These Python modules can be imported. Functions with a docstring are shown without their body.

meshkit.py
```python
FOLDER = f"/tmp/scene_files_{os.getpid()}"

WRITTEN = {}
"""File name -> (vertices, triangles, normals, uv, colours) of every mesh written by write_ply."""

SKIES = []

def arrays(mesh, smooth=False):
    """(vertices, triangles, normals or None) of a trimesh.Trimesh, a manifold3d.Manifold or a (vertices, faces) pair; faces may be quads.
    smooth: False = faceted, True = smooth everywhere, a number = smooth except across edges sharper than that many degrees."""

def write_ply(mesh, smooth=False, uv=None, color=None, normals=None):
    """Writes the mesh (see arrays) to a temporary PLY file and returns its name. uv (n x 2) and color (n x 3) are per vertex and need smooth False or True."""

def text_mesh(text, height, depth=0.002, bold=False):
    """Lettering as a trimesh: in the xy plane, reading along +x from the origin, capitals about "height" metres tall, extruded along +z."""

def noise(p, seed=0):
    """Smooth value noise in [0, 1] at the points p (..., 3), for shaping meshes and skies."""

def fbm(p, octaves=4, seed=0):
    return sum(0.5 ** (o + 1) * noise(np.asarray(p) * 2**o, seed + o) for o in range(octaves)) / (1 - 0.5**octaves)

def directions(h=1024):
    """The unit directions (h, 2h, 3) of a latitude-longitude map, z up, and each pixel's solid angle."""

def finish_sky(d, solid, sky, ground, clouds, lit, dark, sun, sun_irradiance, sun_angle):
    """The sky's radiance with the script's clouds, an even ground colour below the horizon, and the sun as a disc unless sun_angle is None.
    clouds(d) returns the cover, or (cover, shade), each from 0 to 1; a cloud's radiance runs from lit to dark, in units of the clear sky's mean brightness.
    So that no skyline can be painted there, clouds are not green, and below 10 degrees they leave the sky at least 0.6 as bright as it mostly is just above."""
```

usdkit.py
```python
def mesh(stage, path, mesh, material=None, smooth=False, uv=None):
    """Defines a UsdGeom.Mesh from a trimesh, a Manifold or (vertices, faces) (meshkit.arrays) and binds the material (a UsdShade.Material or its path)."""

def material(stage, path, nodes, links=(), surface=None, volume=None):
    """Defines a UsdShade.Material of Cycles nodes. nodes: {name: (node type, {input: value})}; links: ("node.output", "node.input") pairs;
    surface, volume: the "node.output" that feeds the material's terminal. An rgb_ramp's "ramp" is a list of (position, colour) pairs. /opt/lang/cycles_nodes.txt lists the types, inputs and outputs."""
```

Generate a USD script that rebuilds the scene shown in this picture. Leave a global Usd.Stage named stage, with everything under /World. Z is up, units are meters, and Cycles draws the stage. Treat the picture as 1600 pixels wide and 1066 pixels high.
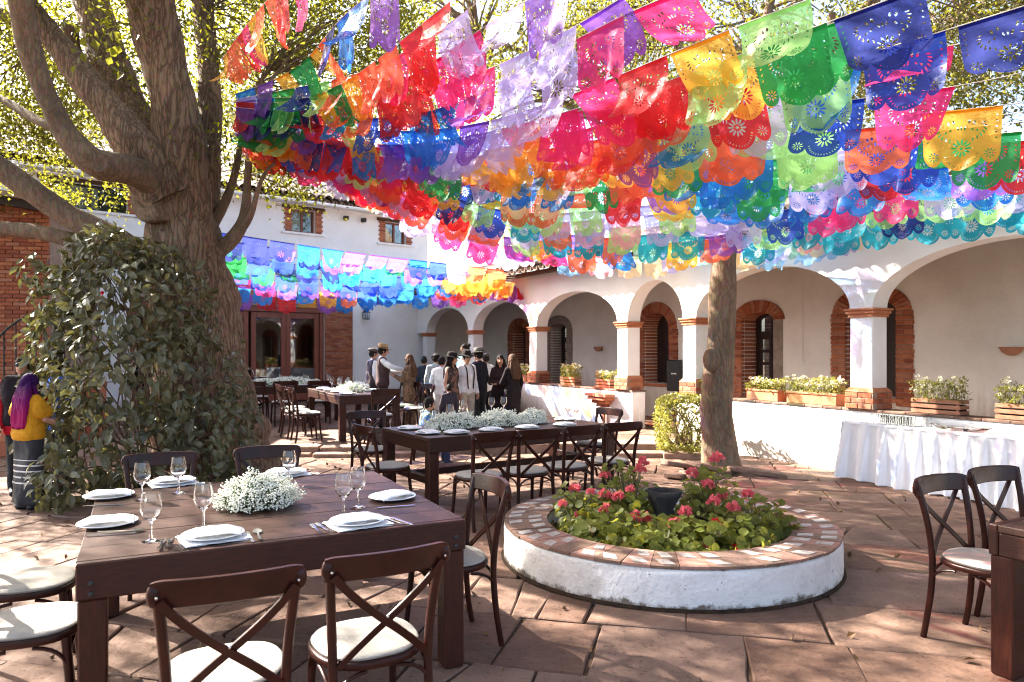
import math, random, numpy as np, trimesh, manifold3d as m3, usdkit, meshkit
from meshkit import noise, fbm
from shapely.geometry import Polygon, box as sbox, Point, LineString
from shapely import affinity
from shapely.ops import unary_union
from pxr import Usd, UsdGeom, UsdLux, UsdShade, Sdf, Gf, Vt

stage = Usd.Stage.CreateInMemory()
UsdGeom.SetStageUpAxis(stage, 'Z')
UsdGeom.Xform.Define(stage, '/World')
# ------------------------------------------------ camera, sky, sun, exposure
EYE, FPX, HOR = 1.65, 1130.0, 547.0          # eye height; focal length and horizon row in pixels of a 1600 x 1066 picture
SUN_AZ, SUN_EL = math.radians(-60), math.radians(38)   # azimuth from +y towards +x
EXPOSURE = 3.2
cam = UsdGeom.Camera.Define(stage, '/World/camera')
cam.CreateHorizontalApertureAttr(36.0); cam.CreateVerticalApertureAttr(36.0 * 682 / 1024)
cam.CreateFocalLengthAttr(36.0 * FPX / 1600); cam.CreateVerticalApertureOffsetAttr((HOR - 533) / 1600 * 36)
cam.CreateClippingRangeAttr(Gf.Vec2f(0.05, 500)); cam.CreateExposureAttr(EXPOSURE)
cam.CreateFStopAttr(3.2); cam.CreateFocusDistanceAttr(4.8)
cam.AddTranslateOp().Set(Gf.Vec3d(0, 0, EYE)); cam.AddRotateXYZOp().Set(Gf.Vec3f(90, 0, 0))
sky = UsdLux.DomeLight.Define(stage, '/World/sky')
skym = usdkit.material(stage, '/World/Looks/sky_light', {
    's': ('sky_texture', {'sky_type': 'single_scattering', 'sun_disc': False, 'sun_elevation': SUN_EL, 'sun_rotation': SUN_AZ, 'aerosol_density': 4.0, 'air_density': 0.9}),
    'b': ('background_shader', {'strength': 0.068})}, [('s.color', 'b.color')], surface='b.background')
UsdShade.MaterialBindingAPI.Apply(sky.GetPrim()).Bind(skym)
sun = UsdLux.DistantLight.Define(stage, '/World/sun')
sun.CreateIntensityAttr(1.25); sun.CreateAngleAttr(0.5); sun.CreateNormalizeAttr(True); sun.CreateColorAttr(Gf.Vec3f(1.0, 0.93, 0.82))
sun.AddRotateXYZOp().Set(Gf.Vec3f(90 - math.degrees(SUN_EL), 0, 180 - math.degrees(SUN_AZ)))
for p in (sky, sun):
    p.GetPrim().SetCustomDataByKey('kind', 'structure')

# ------------------------------------------------ helpers
R = random.Random(11); NR = np.random.default_rng(5)
taken = {}
def numbered(parent, name):
    k = (parent, name); n = taken.get(k, 0); taken[k] = n + 1
    return f'{parent}/{name}' if n == 0 else f'{parent}/{name}_{n:03d}'
def tag(p, label=None, cat=None, group=None, kind=None):
    for k, v in (('label', label), ('category', cat), ('group', group), ('kind', kind)):
        if v: p.SetCustomDataByKey(k, v)
def thing(name, label=None, cat=None, loc=(0, 0, 0), rotz=0, group=None, kind=None, ref=None):
    x = UsdGeom.Xform.Define(stage, numbered('/World', name)); p = x.GetPrim()
    if ref is not None:
        p.GetReferences().AddInternalReference(ref.GetPath()); p.SetInstanceable(True)
    UsdGeom.Xformable(p).ClearXformOpOrder()
    x.AddTranslateOp().Set(Gf.Vec3d(*map(float, loc))); x.AddRotateZOp().Set(float(rotz))
    tag(p, label, cat, group, kind)
    return p
def part(parent, name, mesh, mt, label=None, smooth=35, kind=None, loc=None, rotz=None, mat4=None):
    par = '/World' if parent is None else str(parent.GetPath())
    m = usdkit.mesh(stage, numbered(par, name), mesh, mt, smooth)
    if mat4 is not None: m.AddTransformOp().Set(Gf.Matrix4d(*np.asarray(mat4, float).T.ravel().tolist()))
    if loc is not None: m.AddTranslateOp().Set(Gf.Vec3d(*map(float, loc)))
    if rotz is not None: m.AddRotateZOp().Set(float(rotz))
    tag(m.GetPrim(), label, None, None, kind)
    return m.GetPrim()
def group_part(parent, name, label=None):
    x = UsdGeom.Xform.Define(stage, numbered(str(parent.GetPath()), name)); tag(x.GetPrim(), label); return x.GetPrim()
def struct(name, mesh, mt, smooth=False, kind='structure'):
    p = part(None, name, mesh, mt, smooth=smooth); tag(p, kind=kind); return p
def arr(m):
    if isinstance(m, (tuple, list)): return np.asarray(m[0], float), np.asarray(m[1], int)
    v, f, _ = meshkit.arrays(m); return np.asarray(v, float), np.asarray(f, int)
def cat(ms):
    vs, fs, n = [], [], 0
    for m in ms:
        v, f = arr(m)
        if f.shape[1] == 4: f = np.vstack([f[:, [0, 1, 2]], f[:, [0, 2, 3]]])
        vs.append(v); fs.append(f + n); n += len(v)
    return np.vstack(vs), np.vstack(fs)
def xf(m, loc=(0, 0, 0), rz=0, s=1.0, rx=0, ry=0):
    v, f = arr(m); v = v * s
    for a, (i, j) in ((rx, (1, 2)), (ry, (2, 0)), (rz, (0, 1))):
        if a:
            c, q = math.cos(a), math.sin(a); w = v.copy(); w[:, i] = c * v[:, i] - q * v[:, j]; w[:, j] = q * v[:, i] + c * v[:, j]; v = w
    return v + np.asarray(loc, float), f
BF = np.array([[0, 2, 1], [0, 3, 2], [4, 5, 6], [4, 6, 7], [0, 1, 5], [0, 5, 4], [1, 2, 6], [1, 6, 5], [2, 3, 7], [2, 7, 6], [3, 0, 4], [3, 4, 7]])
def box(x0, x1, y0, y1, z0, z1):
    return np.array([[x0, y0, z0], [x1, y0, z0], [x1, y1, z0], [x0, y1, z0], [x0, y0, z1], [x1, y0, z1], [x1, y1, z1], [x0, y1, z1]], float), BF
def rbox(x0, x1, y0, y1, z0, z1, r=.006):
    p = []
    for x, sx in ((x0, 1), (x1, -1)):
        for y, sy in ((y0, 1), (y1, -1)):
            for z, sz in ((z0, 1), (z1, -1)):
                p += [(x, y + sy * r, z + sz * r), (x + sx * r, y, z + sz * r), (x + sx * r, y + sy * r, z)]
    return arr(m3.Manifold.hull_points(np.array(p, float)))
def frames(P):
    P = np.asarray(P, float); T = np.gradient(P, axis=0); T /= np.linalg.norm(T, axis=1, keepdims=True) + 1e-12
    a = np.cross(T[0], [0, 0, 1.0] if abs(T[0][2]) < .9 else [0, 1.0, 0]); A = []
    for t in T:
        a = a - t * a.dot(t); a /= np.linalg.norm(a) + 1e-12; A.append(a)
    A = np.array(A); return P, T, A, np.cross(T, A)
def grid_faces(n, s, closed=True):
    i, j = np.meshgrid(np.arange(n - 1), np.arange(s if closed else s - 1), indexing='ij'); j2 = (j + 1) % s
    return np.stack([i * s + j, i * s + j2, (i + 1) * s + j2, (i + 1) * s + j], -1).reshape(-1, 4)
def tube(P, r, sides=8, cap=True):
    P, T, A, B = frames(P); n = len(P); r = np.broadcast_to(np.asarray(r, float), (n,))
    th = np.arange(sides) * 2 * math.pi / sides
    v = P[:, None] + r[:, None, None] * (np.cos(th)[None, :, None] * A[:, None] + np.sin(th)[None, :, None] * B[:, None])
    q = grid_faces(n, sides); f = np.vstack([q[:, [0, 1, 2]], q[:, [0, 2, 3]]]); v = v.reshape(-1, 3)
    if cap:
        k = len(v); v = np.vstack([v, P[0], P[-1]]); j = np.arange(sides); j2 = (j + 1) % sides; o = (n - 1) * sides
        f = np.vstack([f, np.stack([j2, j, np.full(sides, k)], 1), np.stack([o + j, o + j2, np.full(sides, k + 1)], 1)])
    return v, f
def strip(P, W, N, w, t):
    """A strap along P: half-width vector W, thickness vector N (unit), sizes w and t."""
    P = np.asarray(P, float); n = len(P); W = np.broadcast_to(np.asarray(W, float), (n, 3)); N = np.broadcast_to(np.asarray(N, float), (n, 3))
    w = np.broadcast_to(w, (n,))[:, None] / 2; h = t / 2; b = .25
    prof = [(-1, -1 + b), (-1 + b * t / .05, -1), (1 - b * t / .05, -1), (1, -1 + b), (1, 1 - b), (1 - b * t / .05, 1), (-1 + b * t / .05, 1), (-1, 1 - b)]
    v = np.stack([P + W * w * a + N * h * c for a, c in prof], 1); q = grid_faces(n, 8)
    f = np.vstack([q[:, [0, 1, 2]], q[:, [0, 2, 3]]]); o = (n - 1) * 8
    c0 = np.array([[0, j + 1, j] for j in range(1, 7)]); c1 = np.array([[o, o + j, o + j + 1] for j in range(1, 7)])
    m = trimesh.Trimesh(v.reshape(-1, 3), np.vstack([f, c0, c1]), process=False); m.fix_normals()
    return arr(m)
def lathe(prof, n=24, closed=False):
    prof = np.asarray(prof, float); th = np.arange(n) * 2 * math.pi / n
    v = np.stack([np.outer(prof[:, 0], np.cos(th)), np.outer(prof[:, 0], np.sin(th)), np.repeat(prof[:, 1:2], n, 1)], -1).reshape(-1, 3)
    q = grid_faces(len(prof), n); f = np.vstack([q[:, [0, 1, 2]], q[:, [0, 2, 3]]])
    ok = np.array([len({tuple(np.round(v[k], 7)) for k in t}) == 3 for t in f]); return v, f[ok]
def ext(poly, d):
    """A shapely polygon extruded by d along +z."""
    return cat([arr(trimesh.creation.extrude_polygon(g, d, engine='earcut')) for g in getattr(poly, 'geoms', [poly]) if g.area > 1e-9])
def wallmesh(poly, y0, y1):
    """A polygon in (x, z) made a slab between y0 and y1."""
    v, f = ext(poly, y1 - y0); return np.stack([v[:, 0], v[:, 2] + y0, v[:, 1]], 1), f[:, ::-1]
def sph(c, r, sub=1, s=(1, 1, 1)):
    m = trimesh.creation.icosphere(sub, 1.0); return np.array(m.vertices) * r * np.asarray(s) + np.asarray(c), np.array(m.faces)
def P(px, py, D): return np.array([(px - 800) / FPX * D, D, EYE + (HOR - py) / FPX * D])
def G(px, py, z=0.0):
    D = FPX * (EYE - z) / (py - HOR); return np.array([(px - 800) / FPX * D, D, z])
def lerp(a, b, t): return np.asarray(a) * (1 - t) + np.asarray(b) * t
def curve(pts, n=12):
    """A smooth curve through the points."""
    from scipy.interpolate import CubicSpline
    pts = np.asarray(pts, float)
    if len(pts) == 2: return pts[0] + np.linspace(0, 1, n)[:, None] * (pts[1] - pts[0])
    t = np.r_[0, np.cumsum(np.linalg.norm(np.diff(pts, axis=0), axis=1))]; return CubicSpline(t, pts)(np.linspace(0, t[-1], n))

# ------------------------------------------------ materials
def M(name, c1, c2=None, scale=6, rough=.6, bump=0, bscale=40, spec=.5, stretch=(1, 1, 1), detail=5, lo=.3, hi=.7, vary=0, bdist=.01, **kw):
    c2 = c2 or tuple(x * .8 for x in c1)
    nd = {'tc': ('texture_coordinate', {}), 'mp': ('mapping', {'scale': stretch}), 'n': ('noise_texture', {'scale': scale, 'detail': detail, 'roughness': .6}),
          'r': ('rgb_ramp', {'ramp': [(lo, c2), (hi, c1)]}), 'p': ('principled_bsdf', {'roughness': rough, 'specular_ior_level': spec, **kw})}
    ln = [('tc.object', 'mp.vector'), ('mp.vector', 'n.vector'), ('n.fac', 'r.fac')]
    out = 'r.color'
    if vary:
        nd['oi'] = ('object_info', {}); nd['mr'] = ('map_range', {'from_min': 0, 'from_max': 1, 'to_min': 1 - vary, 'to_max': 1 + vary}); nd['hs'] = ('hsv', {})
        ln += [('oi.random', 'mr.value'), ('mr.result', 'hs.value'), (out, 'hs.color')]; out = 'hs.color'
    ln.append((out, 'p.base_color'))
    if bump:
        nd['bn'] = ('noise_texture', {'scale': bscale, 'detail': 4}); nd['bu'] = ('bump', {'strength': bump, 'distance': bdist})
        ln += [('mp.vector', 'bn.vector'), ('bn.fac', 'bu.height'), ('bu.normal', 'p.normal')]
    return usdkit.material(stage, '/World/Looks/' + name, nd, ln, surface='p.BSDF')
def leafmat(name, c, ct, t=.45, rough=.45, scale=3, spec=.4, var=.5):
    d = tuple(x * var for x in c); dt = tuple(x * (.4 + .6 * var) for x in ct)
    return usdkit.material(stage, '/World/Looks/' + name, {
        'g': ('geometry', {}), 'n': ('noise_texture', {'scale': scale, 'detail': 3}), 'r': ('rgb_ramp', {'ramp': [(.35, d), (.65, c)]}), 'r2': ('rgb_ramp', {'ramp': [(.0, dt), (1, ct)]}),
        'p': ('principled_bsdf', {'roughness': rough, 'specular_ior_level': spec}), 't': ('translucent_bsdf', {}), 'm': ('mix_closure', {'fac': t})},
        [('g.position', 'n.vector'), ('n.fac', 'r.fac'), ('g.random_per_island', 'r2.fac'), ('r.color', 'p.base_color'), ('r2.color', 't.color'), ('p.BSDF', 'm.closure1'), ('t.BSDF', 'm.closure2')], surface='m.closure')
def papermat(name, c):
    d = tuple(x * .85 + .01 for x in c); tr = tuple(min(1, x * 1.05 + .05) for x in c)
    return usdkit.material(stage, '/World/Looks/paper_' + name, {
        'g': ('geometry', {}), 'n': ('noise_texture', {'scale': 9, 'detail': 3}), 'bu': ('bump', {'strength': .35, 'distance': .02}),
        'p': ('principled_bsdf', {'base_color': d, 'roughness': .42, 'specular_ior_level': .35}), 't': ('translucent_bsdf', {'color': tr}), 'x': ('transparent_bsdf', {'color': tr}),
        'm': ('mix_closure', {'fac': .6}), 'm2': ('mix_closure', {'fac': .36})},
        [('g.position', 'n.vector'), ('n.fac', 'bu.height'), ('bu.normal', 'p.normal'), ('p.BSDF', 'm.closure1'), ('t.BSDF', 'm.closure2'), ('m.closure', 'm2.closure1'), ('x.BSDF', 'm2.closure2')], surface='m2.closure')
MT = {}
def stucco(name, c1, c2, dirt, z0, z1, amount):
    return usdkit.material(stage, '/World/Looks/' + name, {
        'tc': ('texture_coordinate', {}), 'n': ('noise_texture', {'scale': 1.3, 'detail': 6, 'roughness': .65}), 'r': ('rgb_ramp', {'ramp': [(.28, c2), (.58, c1)]}), 's': ('separate_xyz', {}), 'mp': ('mapping', {'scale': (5, 5, .7)}), 'n2': ('noise_texture', {'scale': 2.0, 'detail': 7, 'roughness': .7}),
        'z': ('map_range', {'from_min': z0, 'from_max': z1, 'to_min': .62, 'to_max': -.28, 'clamp': True}), 'a': ('math', {'math_type': 'add'}), 'k': ('rgb_ramp', {'ramp': [(.50, (0, 0, 0)), (.86, (amount,) * 3)]}), 'bw': ('rgb_to_bw', {}), 'm': ('mix_color', {'blend_type': 'mix', 'b': dirt}),
        'n3': ('noise_texture', {'scale': 26, 'detail': 4}), 'bu': ('bump', {'strength': .4, 'distance': .01}), 'p': ('principled_bsdf', {'roughness': .9, 'specular_ior_level': .15})},
        [('tc.object', 'n.vector'), ('n.fac', 'r.fac'), ('tc.object', 's.vector'), ('tc.object', 'mp.vector'), ('mp.vector', 'n2.vector'), ('s.z', 'z.value'), ('z.result', 'a.value1'), ('n2.fac', 'a.value2'), ('a.value', 'k.fac'), ('k.color', 'bw.color'), ('bw.val', 'm.fac'), ('r.color', 'm.a'), ('m.result', 'p.base_color'),
         ('tc.object', 'n3.vector'), ('n3.fac', 'bu.height'), ('bu.normal', 'p.normal')], surface='p.BSDF')
MT['stucco'] = stucco('white_stucco', (.83, .815, .80), (.75, .73, .71), (.42, .34, .27), 0, .7, .75)
MT['old_stucco'] = stucco('old_stucco', (.80, .76, .70), (.68, .63, .565), (.40, .32, .25), 0, 1.6, .7)
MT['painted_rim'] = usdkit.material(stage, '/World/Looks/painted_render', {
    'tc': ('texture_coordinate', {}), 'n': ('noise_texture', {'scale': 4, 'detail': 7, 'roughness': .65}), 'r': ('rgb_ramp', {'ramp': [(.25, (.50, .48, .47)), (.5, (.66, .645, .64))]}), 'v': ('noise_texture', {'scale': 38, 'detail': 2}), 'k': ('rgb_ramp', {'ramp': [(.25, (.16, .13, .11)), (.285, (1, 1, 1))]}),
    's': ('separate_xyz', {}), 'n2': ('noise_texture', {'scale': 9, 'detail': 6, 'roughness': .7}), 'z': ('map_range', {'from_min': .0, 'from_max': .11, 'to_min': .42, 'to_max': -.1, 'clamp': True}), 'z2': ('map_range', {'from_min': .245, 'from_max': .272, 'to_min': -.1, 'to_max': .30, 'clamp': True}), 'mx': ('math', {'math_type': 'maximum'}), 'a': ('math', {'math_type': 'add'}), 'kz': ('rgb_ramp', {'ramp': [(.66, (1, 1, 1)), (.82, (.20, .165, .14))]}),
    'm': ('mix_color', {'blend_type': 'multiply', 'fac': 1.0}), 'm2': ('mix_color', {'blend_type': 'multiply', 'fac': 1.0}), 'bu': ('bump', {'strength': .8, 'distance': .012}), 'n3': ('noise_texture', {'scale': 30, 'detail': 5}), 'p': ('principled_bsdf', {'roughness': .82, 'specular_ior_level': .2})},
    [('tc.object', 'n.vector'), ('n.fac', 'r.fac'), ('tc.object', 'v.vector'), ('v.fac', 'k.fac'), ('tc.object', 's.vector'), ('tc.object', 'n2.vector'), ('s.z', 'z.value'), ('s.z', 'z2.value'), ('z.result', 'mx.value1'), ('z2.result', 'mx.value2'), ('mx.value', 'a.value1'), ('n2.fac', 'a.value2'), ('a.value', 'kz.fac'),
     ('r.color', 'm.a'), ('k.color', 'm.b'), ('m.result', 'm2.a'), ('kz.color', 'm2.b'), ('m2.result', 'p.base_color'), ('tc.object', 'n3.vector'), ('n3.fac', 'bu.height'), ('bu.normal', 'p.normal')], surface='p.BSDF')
for i, c in enumerate([(.38, .115, .055), (.46, .16, .075), (.30, .085, .045), (.42, .17, .10)]):
    MT[f'brick{i}'] = M(f'brick_tone_{"abcd"[i]}', c, tuple(x * .65 for x in c), 14, .85, .6, 60, .2)
MT['mortar'] = M('mortar', (.34, .24, .185), (.22, .15, .115), 12, .95, .5, 60, .1)
MT['terracotta'] = M('terracotta_trim', (.50, .20, .10), (.38, .14, .07), 9, .8, .4, 40, .2)
for i, c in enumerate([(.155, .087, .060), (.195, .118, .084), (.132, .072, .049), (.182, .112, .084)]):
    MT[f'stone{i}'] = usdkit.material(stage, f'/World/Looks/paving_stone_{"abcd"[i]}', {
        'tc': ('texture_coordinate', {}), 'n': ('noise_texture', {'scale': 2.6, 'detail': 8, 'roughness': .68}), 'r': ('rgb_ramp', {'ramp': [(.30, tuple(x * .55 for x in c)), (.52, c), (.72, tuple(x * 1.28 + .012 for x in c))]}),
        'n2': ('noise_texture', {'scale': 34, 'detail': 3}), 'k': ('rgb_ramp', {'ramp': [(.30, (.40, .36, .34)), (.40, (1, 1, 1))]}), 'm': ('mix_color', {'blend_type': 'multiply', 'fac': .8}), 'n3': ('noise_texture', {'scale': 14, 'detail': 8, 'roughness': .7}), 'bu': ('bump', {'strength': .9, 'distance': .016}), 'p': ('principled_bsdf', {'roughness': .74, 'specular_ior_level': .28})},
        [('tc.object', 'n.vector'), ('n.fac', 'r.fac'), ('tc.object', 'n2.vector'), ('n2.fac', 'k.fac'), ('r.color', 'm.a'), ('k.color', 'm.b'), ('m.result', 'p.base_color'), ('tc.object', 'n3.vector'), ('n3.fac', 'bu.height'), ('bu.normal', 'p.normal')], surface='p.BSDF')
MT['rimtile'] = M('rim_terracotta', (.34, .185, .14), (.24, .13, .10), 14, .75, .5, 50, .3); MT['inlay'] = M('worn_white_inlay', (.50, .47, .44), (.26, .21, .185), 11, .7, .5, 50, .3)
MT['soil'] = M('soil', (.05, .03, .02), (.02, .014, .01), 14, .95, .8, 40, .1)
MT['ground'] = M('courtyard_earth', (.10, .062, .042), (.05, .032, .022), 6, .95, .8, 30, .1)
MT['step'] = M('step_stone', (.30, .20, .15), (.18, .11, .08), 6, .8, .8, 24, .2)
MT['wood'] = M('dark_walnut', (.040, .009, .004), (.014, .004, .002), 6, .42, .25, 30, .25, stretch=(2, 14, 14))
MT['wood_y'] = M('dark_walnut_cross', (.040, .009, .004), (.014, .004, .002), 6, .42, .25, 30, .25, stretch=(14, 2, 14))
MT['wood_z'] = M('dark_walnut_upright', (.046, .011, .005), (.016, .004, .002), 6, .42, .25, 30, .25, stretch=(14, 14, 2))
MT['wood_top'] = M('worn_walnut_top', (.058, .021, .012), (.018, .007, .004), 5, .38, .3, 26, .35, stretch=(1.6, 16, 16), vary=.25)
MT['chairwood'] = M('bentwood', (.032, .0065, .0035), (.011, .0032, .002), 9, .34, .12, 60, .22)
MT['redwood'] = M('red_brown_joinery', (.24, .065, .035), (.14, .035, .02), 5, .45, .2, 40, .4, stretch=(10, 10, 1.5))
MT['darkwood'] = M('dark_door', (.035, .016, .011), (.015, .008, .006), 6, .5, .2, 40, .4, stretch=(10, 10, 1.5))
MT['beam'] = M('ceiling_wood', (.10, .05, .03), (.05, .025, .015), 5, .7, .3, 30, .2)
MT['cushion'] = M('cream_canvas', (.38, .355, .315), (.27, .25, .225), 7, .9, .35, 220, .15)
MT['linen'] = M('white_linen', (.80, .79, .80), (.74, .73, .75), 4, .9, .25, 160, .15)
MT['china'] = M('white_china', (.80, .80, .79), (.78, .78, .77), 4, .18, 0, 10, .5)
MT['steel'] = M('cutlery_steel', (.62, .60, .57), (.55, .53, .5), 6, .18, 0, 10, .5, metallic=1.0)
MT['iron'] = M('black_iron', (.02, .018, .017), (.012, .011, .01), 12, .5, .2, 60, .4)
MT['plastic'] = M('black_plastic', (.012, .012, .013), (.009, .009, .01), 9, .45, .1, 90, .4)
MT['white'] = M('white_print', (.75, .75, .75), (.7, .7, .7), 5, .6)
MT['pot'] = M('dark_stone', (.05, .047, .045), (.022, .02, .02), 9, .9, .6, 30, .1)
MT['gyp'] = M('tiny_white_blossom', (.82, .81, .73), (.66, .67, .54), 30, .8, 0, 10, .2)
MT['gypstem'] = M('pale_green_stem', (.11, .145, .06), (.06, .08, .035), 20, .7)
MT['stem'] = M('plant_stem', (.13, .13, .04), (.08, .07, .03), 10, .6)
def barkmat(name, hi, mid, lo, stretch, sc, dist):
    return usdkit.material(stage, '/World/Looks/' + name, {
        'tc': ('texture_coordinate', {}), 'mp': ('mapping', {'scale': stretch}), 'n': ('noise_texture', {'scale': 2.2, 'detail': 4}), 'wv': ('vector_math', {'math_type': 'scale', 'scale': .95}), 'ad': ('vector_math', {'math_type': 'add'}),
        'v': ('voronoi_texture', {'feature': 'distance_to_edge', 'scale': sc, 'detail': 2.0, 'roughness': .6}), 'n2': ('noise_texture', {'scale': 16, 'detail': 6}), 'n3': ('noise_texture', {'scale': .9, 'detail': 3}),
        'r': ('rgb_ramp', {'ramp': [(0, lo), (.10, mid), (.42, hi)]}), 'r3': ('rgb_ramp', {'ramp': [(.3, (.62, .60, .58)), (.7, (1.15, 1.1, 1.05))]}), 'm': ('mix_color', {'blend_type': 'multiply', 'fac': 1.0}), 'm2': ('mix_color', {'blend_type': 'overlay', 'fac': .6}),
        'h': ('math', {'math_type': 'multiply_add', 'value2': .25}), 'h2': ('math', {'math_type': 'minimum', 'value2': .35}), 'bu': ('bump', {'strength': 1.0, 'distance': dist}), 'p': ('principled_bsdf', {'roughness': .92, 'specular_ior_level': .12})},
        [('tc.object', 'mp.vector'), ('mp.vector', 'n.vector'), ('n.color', 'wv.vector1'), ('wv.vector', 'ad.vector1'), ('mp.vector', 'ad.vector2'), ('ad.vector', 'v.vector'), ('mp.vector', 'n2.vector'), ('tc.object', 'n3.vector'), ('v.distance', 'r.fac'), ('n3.fac', 'r3.fac'),
         ('r.color', 'm.a'), ('r3.color', 'm.b'), ('m.result', 'm2.a'), ('n2.color', 'm2.b'), ('m2.result', 'p.base_color'), ('v.distance', 'h2.value1'), ('n2.fac', 'h.value1'), ('h2.value', 'h.value3'), ('h.value', 'bu.height'), ('bu.normal', 'p.normal')], surface='p.BSDF')
MT['bark'] = barkmat('ridged_bark', (.36, .26, .18), (.25, .175, .12), (.085, .056, .038), (3.6, 3.6, .55), 4.0, .06)
MT['bark2'] = barkmat('smoother_bark', (.25, .185, .13), (.20, .148, .104), (.13, .092, .064), (3.0, 3.0, .8), 4.0, .018)
MT['leaf'] = leafmat('backlit_leaf', (.055, .066, .013), (.46, .44, .035), .42, .5, .6)
MT['leaf2'] = leafmat('dark_leaf', (.042, .046, .013), (.36, .33, .03), .4, .5, .6)
MT['bushleaf'] = leafmat('glossy_leaf', (.15, .145, .075), (.22, .21, .05), .22, .34, 2.5, .5, .45)
MT['gerleaf'] = leafmat('geranium_leaf', (.15, .18, .025), (.58, .55, .06), .45, .5, 5)
MT['hedge'] = leafmat('clipped_hedge_leaf', (.26, .26, .05), (.45, .42, .07), .35, .5, 4)
MT['petal'] = leafmat('pink_petal', (.75, .13, .16), (.8, .22, .22), .35, .6, 20, .2, .8)
MT['petalred'] = leafmat('red_petal', (.65, .012, .03), (.7, .03, .05), .3, .6, 20, .2, .8)
MT['petalwhite'] = leafmat('cream_petal', (.75, .70, .55), (.7, .65, .4), .3, .6, 20, .2, .8)
MT['crate'] = M('crate_wood', (.42, .20, .12), (.28, .12, .07), 8, .7, .3, 40, .2, stretch=(2, 10, 10))
MT['rooftile'] = M('pale_roof_tile', (.50, .42, .35), (.32, .24, .19), 5, .85, .5, 30, .2, vary=.15)
MT['cord'] = M('white_cord', (.6, .56, .5), (.5, .46, .4), 20, .8)
MT['render'] = M('grey_render', (.33, .27, .23), (.20, .16, .135), 7, .9, .8, 30, .15)
MT['glass'] = usdkit.material(stage, '/World/Looks/clear_glass', {'p': ('principled_bsdf', {'base_color': (.98, .99, .99), 'roughness': 0.0, 'ior': 1.45, 'transmission_weight': 1.0, 'specular_ior_level': .5})}, surface='p.BSDF')
MT['pane'] = usdkit.material(stage, '/World/Looks/window_pane', {'t': ('transparent_bsdf', {'color': (.82, .86, .86)}), 'g': ('glossy_bsdf', {'color': (.95, .97, 1), 'roughness': .02}), 'f': ('layer_weight', {'blend': .42}), 'm': ('mix_closure', {})},
    [('f.facing', 'm.fac'), ('t.BSDF', 'm.closure1'), ('g.BSDF', 'm.closure2')], surface='m.closure')
MT['curtain'] = M('window_curtain', (.62, .58, .52), (.45, .42, .38), 5, .9, .2, 30, .1, stretch=(8, 8, .5))
PAPER = {'red': (.70, .012, .02), 'coral': (.86, .15, .05), 'yellow': (.88, .45, .04), 'pink': (.80, .03, .22), 'purple': (.27, .09, .55), 'lilac': (.55, .48, .78), 'blue': (.0, .20, .66),
         'cobalt': (.012, .07, .50), 'navy': (.006, .02, .22), 'green': (.012, .36, .08), 'lime': (.42, .74, .25), 'rose': (.86, .38, .46), 'cream': (.90, .74, .46), 'mint': (.42, .76, .55), 'azure': (.25, .52, .82), 'turquoise': (.0, .38, .50)}
for k, c in PAPER.items(): MT['paper_' + k] = papermat(k, c)
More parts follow.
